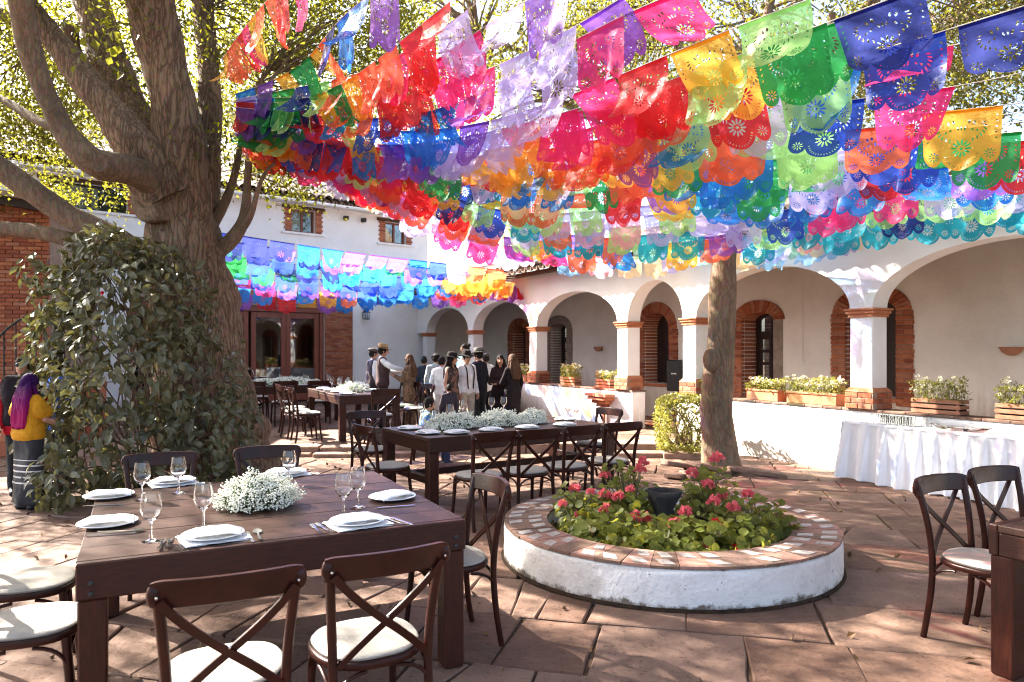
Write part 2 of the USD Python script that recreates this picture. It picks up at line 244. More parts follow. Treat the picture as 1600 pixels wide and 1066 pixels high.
# ------------------------------------------------ ground and paving
TZ = .13                                     # terrace level
PLX, PLY, PLR, PLI = 1.24, 5.84, 1.30, .97   # round planter
AX, AY = 4.635, 9.61                         # arcade front plane: a point, direction away from the camera, direction into the wall
TF, NI = np.array([-.4756, .8797]), np.array([.8797, .4756])
AROT = math.degrees(math.atan2(-.8797, .4756))
def arc(s, d=0): return np.array([AX, AY]) + TF * s + NI * d
gx = np.linspace(-60, 60, 2)
struct('ground', (np.array([[-80, -40, -.022], [80, -40, -.022], [80, 120, -.022], [-80, 120, -.022]], float), np.array([[0, 1, 2], [0, 2, 3]])), MT['ground'])
def chamfer_stone(poly, top, depth=.05, ch=.008, tilt=(0, 0)):
    p = np.array(poly.exterior.coords)[:-1]
    if Polygon(p).exterior.is_ccw is False: p = p[::-1]
    q = np.array(Polygon(p).buffer(-ch, join_style=2).exterior.coords)[:-1]
    if not Polygon(q).exterior.is_ccw: q = q[::-1]
    if len(q) != len(p): q = p + (p.mean(0) - p) * .02
    else:
        k = np.argmin(np.linalg.norm(q - p[0], axis=1)); q = np.roll(q, -k, axis=0)
    n = len(p); c = p.mean(0); zt = top + (q - c) @ np.asarray(tilt)
    v = np.vstack([np.c_[p, np.full(n, top - depth)], np.c_[p, (p - c) @ np.asarray(tilt) + top - ch * .8], np.c_[q, zt], [[*c, top]]])
    j = np.arange(n); j2 = (j + 1) % n; f = []
    for a in (0, n):
        f += [np.stack([a + j, a + j2, a + n + j2], 1), np.stack([a + j, a + n + j2, a + n + j], 1)]
    f.append(np.stack([2 * n + j, 2 * n + j2, np.full(n, 3 * n)], 1)); return v, np.vstack(f)
def rough_poly(p, amp, rnd):
    out = []
    for a, b in zip(p, p[1:] + p[:1]):
        out.append(a); L = math.hypot(b[0] - a[0], b[1] - a[1]); k = max(1, int(L / .22))
        for i in range(1, k):
            t = i / k + rnd.uniform(-.1, .1); out.append((a[0] + (b[0] - a[0]) * t + rnd.uniform(-amp, amp), a[1] + (b[1] - a[1]) * t + rnd.uniform(-amp, amp)))
    return out
near_area = Polygon([(-9.5, 1.2), (7, 1.2), tuple(arc(-5, -.0)), tuple(arc(1.9, 0)), (2.9, 11.5), (1.2, 11.75), (-2.0, 11.45), (-9.5, 11.3)]).difference(Point(PLX, PLY).buffer(PLR - .01))
terr_area = Polygon([(-12, 11.45), (-2.0, 11.6), (1.2, 11.9), (2.75, 11.75), tuple(arc(3.2, -.3)), tuple(arc(3.4, 2.1)), tuple(arc(16.3, 2.1)), tuple(arc(16.3, 0)), (-13.3, 15.9)])
def pave(parent, area, z, rot, rh, rw, keep, seed, split):
    rnd = random.Random(seed); c, s = math.cos(rot), math.sin(rot); stones = []; v = -6.0
    while v < 32:
        h = rnd.uniform(*rh); u = -30 + rnd.uniform(0, 1)
        while u < 30:
            w = rnd.uniform(*rw); g = .006; cells = [[(u + g, v + g), (u + w - g, v + g), (u + w - g, v + h - g), (u + g, v + h - g)]]
            mid = (u + w / 2, v + h / 2); wx, wy = c * mid[0] + s * mid[1], -s * mid[0] + c * mid[1]
            if rnd.random() < split(wx, wy):
                a, b, d, e = cells[0]; t1, t2 = rnd.uniform(.25, .75), rnd.uniform(.25, .75); m1, m2 = lerp(a, b, t1), lerp(e, d, t2)
                cells = [[a, (m1[0] - g, m1[1]), (m2[0] - g, m2[1]), e], [(m1[0] + g, m1[1]), b, d, (m2[0] + g, m2[1])]]
            for cell in cells:
                cell = [(p[0] + rnd.uniform(-.014, .014), p[1] + rnd.uniform(-.014, .014)) for p in cell]
                cell = rough_poly(cell, .009, rnd); pts = [(c * p[0] + s * p[1], -s * p[0] + c * p[1]) for p in cell]
                pg = Polygon(pts)
                if not pg.is_valid: continue
                pg = pg.intersection(area)
                for q in getattr(pg, 'geoms', [pg]):
                    if q.geom_type == 'Polygon' and q.area > .012: stones.append((q, rnd.random(), (rnd.uniform(-.008, .008), rnd.uniform(-.008, .008)), rnd.uniform(-.006, .004)))
            u += w
        v += h
    def size(q):
        x, y = q[0].centroid.coords[0]
        return q[0].area / (y * y * y) if y > 1.5 and abs(x) < .78 * y + .3 else 0
    stones.sort(key=size, reverse=True); rest = []
    for i, (q, r, tl, dz) in enumerate(stones):
        m = chamfer_stone(q.simplify(.004), z + dz, tilt=tl)
        if i < keep and size((q,)) > 0: part(parent, 'paving_stone', m, MT[f'stone{int(r * 4)}'], smooth=False)
        else: rest.append(m)
    if rest: part(parent, 'outlying_paving_stones', cat(rest), MT['stone0'], smooth=False, kind='stuff')
yard = thing('courtyard_paving', kind='structure')
pave(yard, near_area, 0.0, math.radians(14), (.5, .82), (.55, 1.15), 296, 3, lambda x, y: .75 if x < -.2 else (.25 if y < 9 else .6))
terr = thing('terrace_paving', kind='structure')
pave(terr, terr_area, TZ, math.radians(4), (.6, .9), (.7, 1.3), 180, 8, lambda x, y: .3)
tv = np.array(terr_area.buffer(-.02).exterior.coords)
part(terr, 'terrace_bed', (lambda m: (m[0] + [0, 0, -.05], m[1]))(ext(terr_area.buffer(.0), TZ + .005)), MT['ground'], smooth=False)
stp = thing('terrace_step', kind='structure')
edge = curve([(-12, 11.4), (-6, 11.38), (-2.0, 11.5), (1.2, 11.82), (2.1, 11.85), (2.75, 11.72)], 48)
rr = random.Random(4); pos = 0
seg = np.r_[0, np.cumsum(np.linalg.norm(np.diff(edge, axis=0), axis=1))]
while pos < seg[-1] - .1:
    L = min(rr.uniform(.5, 1.0), seg[-1] - pos); a, b = [np.array([np.interp(t, seg, edge[:, 0]), np.interp(t, seg, edge[:, 1])]) for t in (pos + .01, pos + L - .01)]
    ang = math.atan2(*(b - a)[::-1]); part(stp, 'step_stone', xf(rbox(0, np.linalg.norm(b - a), -.17, .15, -.04, TZ + .012 + rr.uniform(-.01, .008), .012), (*a, 0), ang), MT['step'], smooth=False); pos += L
for k, (x0, x1, dy) in enumerate([(-3.9, -3.1, .34), (-3.05, -2.3, .4), (-2.2, -1.5, .36), (1.6, 2.3, .42), (2.3, 2.9, .5)]):
    part(stp, 'lower_step_stone', rbox(x0, x1, 11.45 - dy, 11.4 - .05, -.03, .06 + .006 * k, .012), MT['step'], smooth=False)
pv = arc(1.7, -.05)
# ------------------------------------------------ arcade building on the right
arcade = thing('arcade_building', 'long white arcade with brick capped square pillars and tiled roof', 'building', (AX, AY, 0), AROT)
PS = [-7.0, -3.5, 0, 3.3, 5.2, 8.7, 12.2, 15.7]; PH, CAPZ, TOPZ, TH = .165, 2.2, 3.42, .31
spandrel = sbox(-16.6, CAPZ, 7.3, TOPZ)
for a, b in zip(PS, PS[1:]):
    r = (b - a) / 2 - PH; c = -(a + b) / 2; rise = .72 if r > 1 else .74
    t = np.linspace(0, math.pi, 41); spandrel = spandrel.difference(Polygon([(c + r * math.cos(q), CAPZ - .002 + rise * math.sin(q)) for q in t] + [(c - r, CAPZ - .01), (c + r, CAPZ - .01)]))
part(arcade, 'arched_wall', wallmesh(spandrel, 0, TH), MT['stucco'], smooth=30)
def brick_ring(parent, x0, x1, y0, y1, z0, rows, h=.062, bl=.2, seed=0):
    rnd = random.Random(seed)
    for k in range(rows):
        z = z0 + k * (h + .011); off = bl / 2 * (k % 2)
        for face in ('f', 's'):
            a, b = (x0, x1) if face == 'f' else (y0 + .1, y1)
            u = a - off
            while u < b - .02:
                u0, u1 = max(u, a), min(u + bl - .01, b)
                if u1 - u0 > .03:
                    o = rnd.uniform(-.004, .004)
                    m = rbox(u0, u1, y0 - .0 + o, y0 + .1, z, z + h, .005) if face == 'f' else rbox(x1 - .1, x1 + o, u0, u1, z, z + h, .005)
                    part(parent, 'brick', m, MT[f'brick{rnd.randrange(4)}'], smooth=False)
                u += bl
for i, s in enumerate(PS[1:]):
    x = -s
    pl = part(arcade, 'pillar', rbox(x - PH, x + PH, .0, TH, .87 if s != 15.7 else 0, CAPZ - .07, .012), MT['stucco'])
    part(arcade, 'capital', cat([rbox(x - PH - .02, x + PH + .02, -.02, TH + .02, CAPZ - .115, CAPZ - .07, .006), rbox(x - PH - .04, x + PH + .04, -.04, TH + .04, CAPZ - .07, CAPZ - .025, .008), rbox(x - PH - .058, x + PH + .058, -.058, TH + .058, CAPZ - .025, CAPZ + .003, .006)]), MT['terracotta'])
    if s < 15:
        b = group_part(arcade, 'brick_base'); part(b, 'mortar_core', box(x - PH - .035, x + PH + .035, -.035, TH + .03, .87, 1.105), MT['mortar'], smooth=False)
        brick_ring(b, x - PH - .045, x + PH + .045, -.045, TH + .045, .875, 3, seed=i)
        part(b, 'sloped_top', arr(m3.Manifold.hull_points(np.array([(x + a * (PH + .045), TH / 2 + c * (TH / 2 + .045), 1.095) for a in (-1, 1) for c in (-1, 1)] + [(x + a * (PH + .003), TH / 2 + c * (TH / 2 + .003), 1.15) for a in (-1, 1) for c in (-1, 1)], float))), MT['terracotta'], smooth=False)
for a, b in ((-7.0, 3.3 + PH + .16), (5.2 - PH - .16, 16.4)):
    part(arcade, 'parapet', rbox(-b, -a, 0.004, TH, -.05, .835, .01), MT['stucco'])
    for k in range(int((b - a) / .3)):
        x0 = -b + k * (b - a) / int((b - a) / .3)
        if a < 0 or k < 60: part(arcade, 'coping_tile', rbox(x0 + .003, x0 + (b - a) / int((b - a) / .3) - .003, -.008, TH + .02, .835, .868, .006), MT[f'stone{k % 4}'], smooth=False)
# inner wall with deep brick-framed openings (x, half width, sill, springing, rise, brick?)
IY = 2.2
OPEN = [(-1.41, .46, .88, 2.28, .20, 'brick'), (-3.8, .40, TZ, 2.22, .16, 'door'), (-6.82, .46, .88, 2.12, .40, 'brick'), (-11.05, .44, TZ, 2.25, .14, 'grey'), (-13.35, .44, .3, 2.2, .2, 'brick'), (4.6, .46, .88, 2.28, .2, 'brick')]
inner = sbox(-16.6, -.05, 7.5, 3.45)
def arch_poly(x, w, z0, zs, rise, n=18):
    t = np.linspace(0, math.pi, n); return Polygon([(x + w, z0)] + [(x + w * math.cos(q), zs + rise * math.sin(q)) for q in t] + [(x - w, z0)])
for x, w, z0, zs, rise, kd in OPEN: inner = inner.difference(arch_poly(x, w, z0, zs, rise))
part(arcade, 'inner_wall', wallmesh(inner, IY, IY + .5), MT['old_stucco'], smooth=30)
part(arcade, 'dado', cat([box(-16.2, -7.3, IY - .012, IY + .001, TZ, TZ + .14), box(-6.3, -4.3, IY - .012, IY + .001, TZ, TZ + .14), box(-3.2, 7, IY - .012, IY + .001, TZ, TZ + .14)]), MT['terracotta'], smooth=False)
part(arcade, 'corridor_floor', box(-3.0, 7.3, TH + .003, IY - .003, -.05, TZ - .01), MT['step'], smooth=False)
part(arcade, 'end_wall', box(-16.75, -16.6, .0, IY + .5, -.05, 3.4), MT['old_stucco'], smooth=False)
part(arcade, 'end_wall', box(7.3, 7.5, .0, IY - .004, -.05, 3.4), MT['old_stucco'], smooth=False)
for k in range(40):
    x = -16.3 + k * .6; part(arcade, 'ceiling_beam', box(x, x + .1, TH + .004, IY - .004, 3.2, 3.34), MT['beam'], smooth=False)
part(arcade, 'ceiling', box(-16.6, 7.5, TH + .003, IY - .003, 3.342, 3.42), MT['beam'], smooth=False)
for i, (x, w, z0, zs, rise, kd) in enumerate(OPEN):
    fr = group_part(arcade, 'window_surround' if kd == 'brick' else 'door_surround'); rnd = random.Random(50 + i)
    BW, yo = .28, IY - .035
    tone = (lambda: MT[f'brick{rnd.randrange(4)}']) if kd != 'grey' else (lambda: MT['render'])
    for sd in (-1, 1):
        if kd == 'door' : 
            if sd == 1:
                part(fr, 'rendered_jamb', rbox(x + w - .02, x + w + .2, yo + .01, IY + .3, z0, zs + .05, .012), MT['render']); continue
        z = z0 if kd != 'brick' else z0 - .12; k = 0
        while z < zs - .02:
            h = .064; L = BW + rnd.uniform(-.012, .012); xa, xb = (x + w - .005, x + w + L) if sd > 0 else (x - w - L, x - w + .005)
            o = rnd.uniform(-.006, .006); xm = xa + (L * (.5 if k % 2 else .02) if k % 2 else 0)
            if k % 2: part(fr, 'brick', rbox(xa, xm - .004, yo + o, IY + .05, z, z + h, .005), tone(), smooth=False)
            part(fr, 'brick', rbox(xm + (.004 if k % 2 else 0), xb, yo - o, IY + .05, z, z + h, .006), tone(), smooth=False)
            part(fr, 'reveal_brick', rbox(xa if sd > 0 else xb - .07, xa + .07 if sd > 0 else xb, IY + .055, IY + .45 + o, z, z + h, .006), tone(), smooth=False)
            z += h + .012; k += 1
        xa, xb = (x + w + .004, x + w + .26) if sd > 0 else (x - w - .26, x - w - .004)
        part(fr, 'mortar_core', box(xa, xb, yo + .012, IY + .44, z0, zs), MT['mortar'], smooth=False)
    n = int(round(math.pi * (w + .1) * .75 / .078)) if rise < .3 else int(round(math.pi * (w + .1) / .085))
    for k in range(n):                                      # voussoirs
        q0, q1 = [math.pi * (k + e) / n for e in (.06, .94)]; pts = []
        for q, R_ in ((q0, 0), (q1, 0), (q1, .25), (q0, .25)): pts.append((x + (w + R_ - .004) * math.cos(q), zs + (rise + R_ * .95 - .004) * math.sin(q)))
        part(fr, 'arch_brick', wallmesh(Polygon(pts), yo + rnd.uniform(-.006, .006), IY + .42), tone(), smooth=False)
    if kd == 'brick': part(fr, 'brick_sill', rbox(x - w - .22, x + w + .22, yo, IY + .45, z0 - .07, z0 - .004, .008), MT['brick1'])
    if kd in ('door', 'grey'):
        d = group_part(arcade, 'door'); yd = IY + .36
        part(d, 'door_frame', wallmesh(arch_poly(x, w - .01, z0, zs, rise - .01).difference(arch_poly(x, w - .07, z0 - .1, zs, rise - .05)), yd, yd + .1), MT['darkwood'])
        part(d, 'transom', box(x - w + .06, x + w - .06, yd + .01, yd + .09, 1.92, 2.02), MT['darkwood'], smooth=False)
        for sd in (-1, 1):
            xa, xb = sorted((x + sd * .012, x + sd * (w - .07)))
            part(d, 'door_leaf', cat([box(xa, xa + .06, yd + .02, yd + .07, z0 + .01, 1.92), box(xb - .06, xb, yd + .02, yd + .07, z0 + .01, 1.92)] + [box(xa + .06, xb - .06, yd + .022, yd + .068, q, q + .06) for q in (z0 + .8, 1.35, 1.6, 1.86)] + [box(xa + .06, xb - .06, yd + .03, yd + .06, z0 + .01, z0 + .8)]), MT['darkwood'], smooth=False)
            part(d, 'pane', box(xa + .06, xb - .06, yd + .04, yd + .046, z0 + .86, 1.86), MT['pane'], smooth=False)
            part(d, 'transom_pane', box(xa + .04, xb - .02, yd + .04, yd + .046, 2.02, zs + rise * .55), MT['pane'], smooth=False)
            if kd == 'door': part(d, 'curtain', box(xa + .05, xb - .05, yd + .12, yd + .125, z0 + .8, 1.9), MT['curtain'], smooth=False)
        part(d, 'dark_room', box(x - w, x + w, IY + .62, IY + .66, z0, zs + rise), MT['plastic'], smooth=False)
    else:
        sh = group_part(arcade, 'shutter'); yd = IY + .40
        for k in range(4): part(sh, 'board', wallmesh(arch_poly(x, w - .01, z0, zs, rise).intersection(sbox(x - w + k * w / 2 + .004, z0, x - w + (k + 1) * w / 2 - .004, 5)), yd + .004 * (k % 2), yd + .05), MT['darkwood'], smooth=False)
# roof of the arcade: deck, barrel tiles
def barrel_tile(L, r, n=6, t=.015):
    th = np.linspace(math.pi * .04, math.pi * .96, n); o = []
    for y, k in ((0, 1.0), (L, .82)):
        for rad in (r * k, (r - t) * k): o += [(rad * math.cos(q), y, rad * math.sin(q)) for q in th]
    v = np.array(o); f = []
    for i in range(n - 1):
        for a, b, fl in ((0, 2 * n, 0), (n, 3 * n, 1), (0, n, 1), (2 * n, 3 * n, 0)):
            q = [a + i, a + i + 1, b + i + 1, b + i]; q = q[::-1] if not fl else q; f += [[q[0], q[1], q[2]], [q[0], q[2], q[3]]]
    return v, np.array(f)
def tiled_roof(parent, x0, x1, y0, z0, L, pitch, keep, seed, wd=.24, tl=.42, deck=True):
    rnd = random.Random(seed); c, s = math.cos(pitch), math.sin(pitch); rows = int(L / (tl * .82)); cols = int((x1 - x0) / wd); rest = []; kept = 0
    def put(m): v, f = m; v = v.copy(); y, z = v[:, 1].copy(), v[:, 2].copy(); v[:, 1] = y0 + y * c - z * s; v[:, 2] = z0 + y * s + z * c; return v, f
    for r in range(rows):
        for k in range(cols):
            m = put(xf(barrel_tile(tl, wd * .5 + .006), (x0 + (k + .5) * wd + rnd.uniform(-.012, .012), r * tl * .82 + rnd.uniform(-.02, .02), .045 + rnd.uniform(-.006, .012)), rnd.uniform(-.03, .03)))
            if kept < keep: part(parent, 'roof_tile', m, MT['rooftile'], smooth=40); kept += 1
            else: rest.append(m)
    for k in range(cols + 1): rest.append(put(xf((lambda m: (m[0] * [1, 1, -1], m[1][:, ::-1]))(barrel_tile(L, wd * .42)), (x0 + k * wd, 0, .04))))
    if rest: part(parent, 'further_roof_tiles', cat(rest), MT['rooftile'], smooth=40, kind='stuff')
    if deck: part(parent, 'roof_deck', put(box(x0, x1, .02, L, -.06, -.012)), MT['beam'], smooth=False)
roof = group_part(arcade, 'roof'); tiled_roof(roof, -16.4, 7.4, -.5, 3.5, 3.2, math.radians(17), 240, 21, wd=.27)
part(arcade, 'fascia', rbox(-16.4, 7.4, -.36, -.28, 3.36, 3.46, .008), MT['beam'])
for k in range(38): part(arcade, 'rafter_end', box(-16.2 + k * .62, -16.1 + k * .62, -.28, .0, 3.425, 3.5), MT['beam'], smooth=False)

# ------------------------------------------------ two-storey house at the back
CX, CY = arc(16.35); HROT = math.degrees(math.atan2(.629, .778)); HW = np.array([-.778, -.629])
house = thing('courtyard_house', 'two storey white house with small upper windows and glazed brick framed doors', 'building', (CX, CY, 0), HROT)
EZ = 5.95
face = sbox(-18, -.05, .4, EZ)
WIN = [(-4.3, -3.57, 5.14, 5.82), (-1.2, -.43, 5.10, 5.78), (-10.3, -8.65, 5.14, 5.78), (-8.2, -7.3, 5.14, 5.78)]
for a, b, c, d in WIN: face = face.difference(sbox(a, c, b, d))
DX0, DX1, DZ1 = -8.6, -3.28, 2.92
face = face.difference(sbox(DX0, -.1, DX1, DZ1))
part(house, 'wall', wallmesh(face, 0, .4), MT['stucco'], smooth=False)
for i, (a, b, c, d) in enumerate(WIN):
    w = group_part(house, 'window')
    part(w, 'frame', cat([box(a, b, .12, .2, d - .05, d - .001), box(a, b, .12, .2, c + .001, c + .05), box(a + .001, a + .05, .122, .198, c + .05, d - .05), box(b - .05, b - .001, .122, .198, c + .05, d - .05)] + ([box((a + b) / 2 - .03, (a + b) / 2 + .03, .122, .198, c + .05, d - .05)])), MT['redwood'] if i < 2 else MT['darkwood'], smooth=False)
    part(w, 'pane', box(a + .04, b - .04, .155, .16, c + .04, d - .04), MT['pane'], smooth=False)
    part(w, 'curtain', box(a + .02, a + (b - a) * (.62 if i != 1 else .35), .26, .265, c + .01, d - .01), MT['curtain'], smooth=False)
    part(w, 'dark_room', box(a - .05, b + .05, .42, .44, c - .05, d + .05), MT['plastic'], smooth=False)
    part(w, 'sill', rbox(a - .3, b + .3, -.05, .1, c - .07, c - .003, .01), MT['stucco'])
    rnd = random.Random(i + 70)
    for sd in (-1, 1):
        for k in range(10):
            z = c + k * (d - c) / 10; L = .24 if k % 2 else .2; xa, xb = (b, b + L) if sd > 0 else (a - L, a)
            part(w, 'jamb_brick', rbox(xa + .002, xb, -.02 + rnd.uniform(-.004, .004), .05, z + .003, z + (d - c) / 10 - .005, .004), MT[f'brick{rnd.randrange(4)}'], smooth=False)
    part(w, 'lintel', rbox(a - .3, b + .3, -.06, .06, d + .003, d + .1, .01), MT['beam'])
for x in (-2.6, -2.0, -5.5, -6.6, -.1): part(house, 'beam_end', rbox(x - .06, x + .06, -.16, .02, 5.66, 5.78, .01), MT['darkwood'])
doors = group_part(house, 'glazed_doors', 'wide red brown timber doors with large panes')
part(doors, 'head', rbox(DX0, DX1 + .03, .02, .24, DZ1 - .16, DZ1 - .003, .01), MT['redwood'])
part(doors, 'jamb', rbox(DX1 - .13, DX1 - .003, .025, .238, .1, DZ1 - .165, .01), MT['redwood'])
xx = DX1 - .14
for k in range(5):
    x1, x0 = xx - .004, xx - 1.02; xx = x0 - (.07 if k == 1 else .004)
    part(doors, 'door_leaf', cat([rbox(x0, x0 + .14, .07, .14, .15, DZ1 - .17, .008), rbox(x1 - .14, x1, .07, .14, .15, DZ1 - .17, .008), rbox(x0 + .141, x1 - .141, .072, .138, DZ1 - .34, DZ1 - .172, .008), rbox(x0 + .141, x1 - .141, .072, .138, .15, .5, .008)]), MT['redwood'])
    part(doors, 'pane', box(x0 + .13, x1 - .13, .1, .108, .49, DZ1 - .33), MT['pane'], smooth=False)
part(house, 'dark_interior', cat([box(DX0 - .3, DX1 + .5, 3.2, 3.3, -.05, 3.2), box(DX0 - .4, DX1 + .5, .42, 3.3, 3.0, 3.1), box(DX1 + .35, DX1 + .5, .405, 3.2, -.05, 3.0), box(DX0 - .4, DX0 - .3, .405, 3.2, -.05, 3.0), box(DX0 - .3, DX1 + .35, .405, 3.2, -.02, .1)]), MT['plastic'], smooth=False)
bp = group_part(house, 'brick_pier', 'red brick pier and lintel framing the doors'); rnd = random.Random(91)
part(bp, 'mortar_core', cat([box(DX1 + .004, -2.36, -.045, .001, .08, 3.36), box(DX0, DX1, -.045, .001, DZ1 + .005, 3.36)]), MT['mortar'], smooth=False)
nb = 0; rest = []
for k in range(44):
    z = .1 + k * .074; x = -2.36
    while x > (DX1 + .02 if z < DZ1 - .03 else -6.6):
        L = .24 if not (x == -2.36 and k % 2) else .12; xa = max(x - L, DX1 + .003 if z < DZ1 - .03 else -99)
        m = rbox(xa, x - .01, -.06 + rnd.uniform(-.005, .004), -.03, z, z + .062, .005)
        if z > DZ1 - .03 and z < DZ1: pass
        elif nb < 295: part(bp, 'brick', m, MT[f'brick{rnd.randrange(4)}'], smooth=False); nb += 1
        else: rest.append(m)
        x = xa
if rest: part(bp, 'further_bricks', cat(rest), MT['brick0'], smooth=False, kind='stuff')
hr = group_part(house, 'roof'); tiled_roof(hr, -18, .5, -.45, EZ + .12, 4.6, math.radians(27), 298, 33, wd=.25)
part(house, 'eave_board', rbox(-18, .5, -.42, .02, EZ + .003, EZ + .07, .01), MT['stucco'])
# ------------------------------------------------ brick outbuilding on the left
bk = thing('brick_outbuilding', 'red brick outbuilding with sunlit tiled verge at the left edge', 'building', (-8.72, 13.6, 0), 8)
part(bk, 'mortar_core', box(-6, -.03, .03, 2.2, -.05, 4.35), MT['mortar'], smooth=False)
rnd = random.Random(17); nb = 0; rest = []
for k in range(58):
    z = .0 + k * .075; x = 0.0
    while x > -4.2:
        L = .25 if not (x == 0 and k % 2) else .12
        m = rbox(x - L + .008, x - .003, rnd.uniform(-.006, .006), .08, z, z + .063, .006); x -= L
        if x > -1.45 and z > 1.1 and nb < 299: part(bk, 'brick', m, MT[f'brick{rnd.randrange(4)}'], smooth=False); nb += 1
        else: rest.append(m)
part(bk, 'further_bricks', cat(rest), MT['brick1'], smooth=False, kind='stuff')
part(bk, 'roof_slab', xf(box(-6, .22, -.5, 2.4, 0, .09), (0, 0, 4.36), ry=math.radians(9)), MT['rooftile'], smooth=False)
part(bk, 'verge_beam', xf(rbox(-6, .12, -.35, -.2, -.16, -.003, .01), (0, 0, 4.36), ry=math.radians(9)), MT['darkwood'])
# ------------------------------------------------ trees
def limb(pts, n=40, sides=26, amp=.12, seed=0, fl=0):
    """pts: (px, py, radius, D)."""
    C = curve([np.r_[P(x, y, D), r * 1.0] for x, y, r, D in pts], n); pos, rad = C[:, :3], np.maximum(C[:, 3], .012)
    v, f = tube(pos, rad, sides); k = n * sides; c = np.repeat(pos, sides, 0); d = v[:k] - c; L = np.linalg.norm(d, axis=1, keepdims=True) + 1e-9
    q = v[:k] * [5.5, 5.5, 1.6] + seed; w = np.abs(noise(q, seed) - .5) * 2 + .5 * np.abs(noise(q * 2.1, seed + 3) - .5) * 2
    lump = fbm(v[:k] * 1.3, 2, seed) - .5
    v[:k] = c + d * (1 + amp * (w[:, None] - .6) + .35 * lump[:, None])
    return v, f
def leaves(cent, nrm, size, rng, aspect=.5, fold=.25, jitter=.8, up=0.0):
    n = len(cent); d = rng.normal(size=(n, 3)) * jitter + nrm; d[:, 2] -= up; d /= np.linalg.norm(d, axis=1, keepdims=True) + 1e-9
    a = np.cross(d, rng.normal(size=(n, 3))); a /= np.linalg.norm(a, axis=1, keepdims=True) + 1e-9; m = np.cross(d, a); s = (size * rng.uniform(.65, 1.25, n))[:, None]
    b, t = cent - d * s * .5, cent + d * s * .5; l, r = cent + a * s * aspect * .5 + m * s * fold * .5, cent - a * s * aspect * .5 + m * s * fold * .5
    v = np.stack([b, r, t, l], 1).reshape(-1, 3); o = np.arange(n)[:, None] * 4; return v, np.vstack([o + [0, 1, 2], o + [0, 2, 3]])
def crown(boxes, rng, per=46, rad=.5, size=.1):
    """Leaf clumps: boxes of (n, lo, hi)."""
    c = np.vstack([rng.uniform(lo, hi, (n, 3)) for n, lo, hi in boxes])
    k = rng.integers(int(per * .5), int(per * 1.5), len(c)); r = np.repeat(rng.uniform(.5, 1.25, len(c)) * rad, k)[:, None]
    off = rng.normal(size=(k.sum(), 3)) * [.55, .55, .34] * r; pos = np.repeat(c, k, 0) + off
    return leaves(pos, np.zeros((len(pos), 3)) + [0, 0, -.3], size, rng), c
def twigs(c, anchors, rng, r=.006, n=7):
    out = []
    for p in c:
        a = anchors[np.argmin(np.linalg.norm(anchors - p, axis=1) + rng.uniform(0, .6, len(anchors)))]; L = np.linalg.norm(p - a)
        if L > 2.4: continue
        mid = (a + p) / 2 + rng.normal(size=3) * L * .12 + [0, 0, .1 * L]; out.append(tube(curve([a, mid, p], n), np.linspace(r * (1 + L * .7), r * .4, n), 5, False))
    return cat(out)
T1 = thing('big_tree', 'massive old tree with ridged trunk splitting into heavy limbs at left', 'tree')
D = 9.7
tr = [limb([(345, 800, 1.0, D), (335, 735, .84, D), (322, 650, .68, D), (308, 560, .6, D), (298, 470, .54, D), (288, 390, .485, D), (280, 320, .46, D), (274, 268, .40, D)], 110, 80, .17, 1)]
part(T1, 'trunk', cat(tr), MT['bark'], smooth=60)
LIMBS = [[(290, 330, .34, D), (284, 265, .36, 9.65), (279, 200, .31, 9.6), (262, 120, .29, 9.5), (243, 40, .30, 9.4), (232, -40, .29, 9.2), (215, -160, .24, 8.9), (230, -330, .15, 8.4)],
         [(318, 330, .22, 10), (326, 240, .18, 10.1), (328, 130, .16, 10.3), (318, 30, .15, 10.6), (330, -90, .12, 10.9)],
         [(270, 310, .40, 9.9), (238, 245, .37, 10), (205, 190, .32, 10.2), (178, 120, .29, 10.4), (155, 45, .26, 10.6), (125, -50, .22, 10.8), (90, -170, .15, 11)],
         [(268, 315, .36, 9.5), (228, 255, .3, 9.4), (186, 196, .23, 9.3), (130, 122, .19, 9.3), (76, 52, .16, 9.3), (25, -12, .13, 9.2), (-60, -90, .1, 9)],
         [(288, 335, .20, 9.75), (245, 292, .21, 9.35), (203, 266, .175, 9.0), (152, 256, .17, 8.7), (117, 228, .145, 8.6), (80, 165, .135, 8.5), (50, 88, .13, 8.4), (33, 5, .125, 8.2), (22, -90, .11, 8)],
         [(270, 450, .25, 9.6), (225, 405, .17, 9.3), (165, 365, .15, 9.2), (100, 333, .15, 9.1), (45, 295, .15, 9.0), (-15, 252, .14, 8.9), (-90, 205, .1, 8.7)],
         [(230, 420, .14, 9.5), (160, 395, .13, 9.5), (100, 372, .11, 9.5), (40, 360, .10, 9.5), (-40, 356, .09, 9.5)],
         [(330, 400, .12, 9.8), (358, 378, .10, 9.8), (378, 350, .085, 9.8), (386, 300, .06, 9.8), (391, 235, .045, 9.8), (402, 150, .03, 9.8)],
         [(325, 360, .1, 9.9), (352, 315, .06, 10), (366, 275, .05, 10.1), (380, 200, .04, 10.2), (420, 110, .03, 10.3)],
         [(372, 360, .07, 9.8), (392, 335, .045, 9.7), (402, 300, .03, 9.6), (430, 255, .02, 9.6)],
         [(255, 330, .12, 9.2), (222, 330, .09, 9.4), (214, 300, .08, 9.6), (205, 250, .06, 9.8)],
         [(185, 140, .12, 10.4), (130, 95, .11, 10.9), (70, 60, .1, 11.3), (0, 20, .09, 11.8), (-80, -30, .06, 12)],
         [(104, 205, .06, 8.62), (62, 190, .055, 8.8), (20, 165, .045, 9.1), (-30, 140, .04, 9.3)], [(110, 40, .1, 10.2), (118, 90, .1, 10.2), (135, 130, .1, 10.1)]]
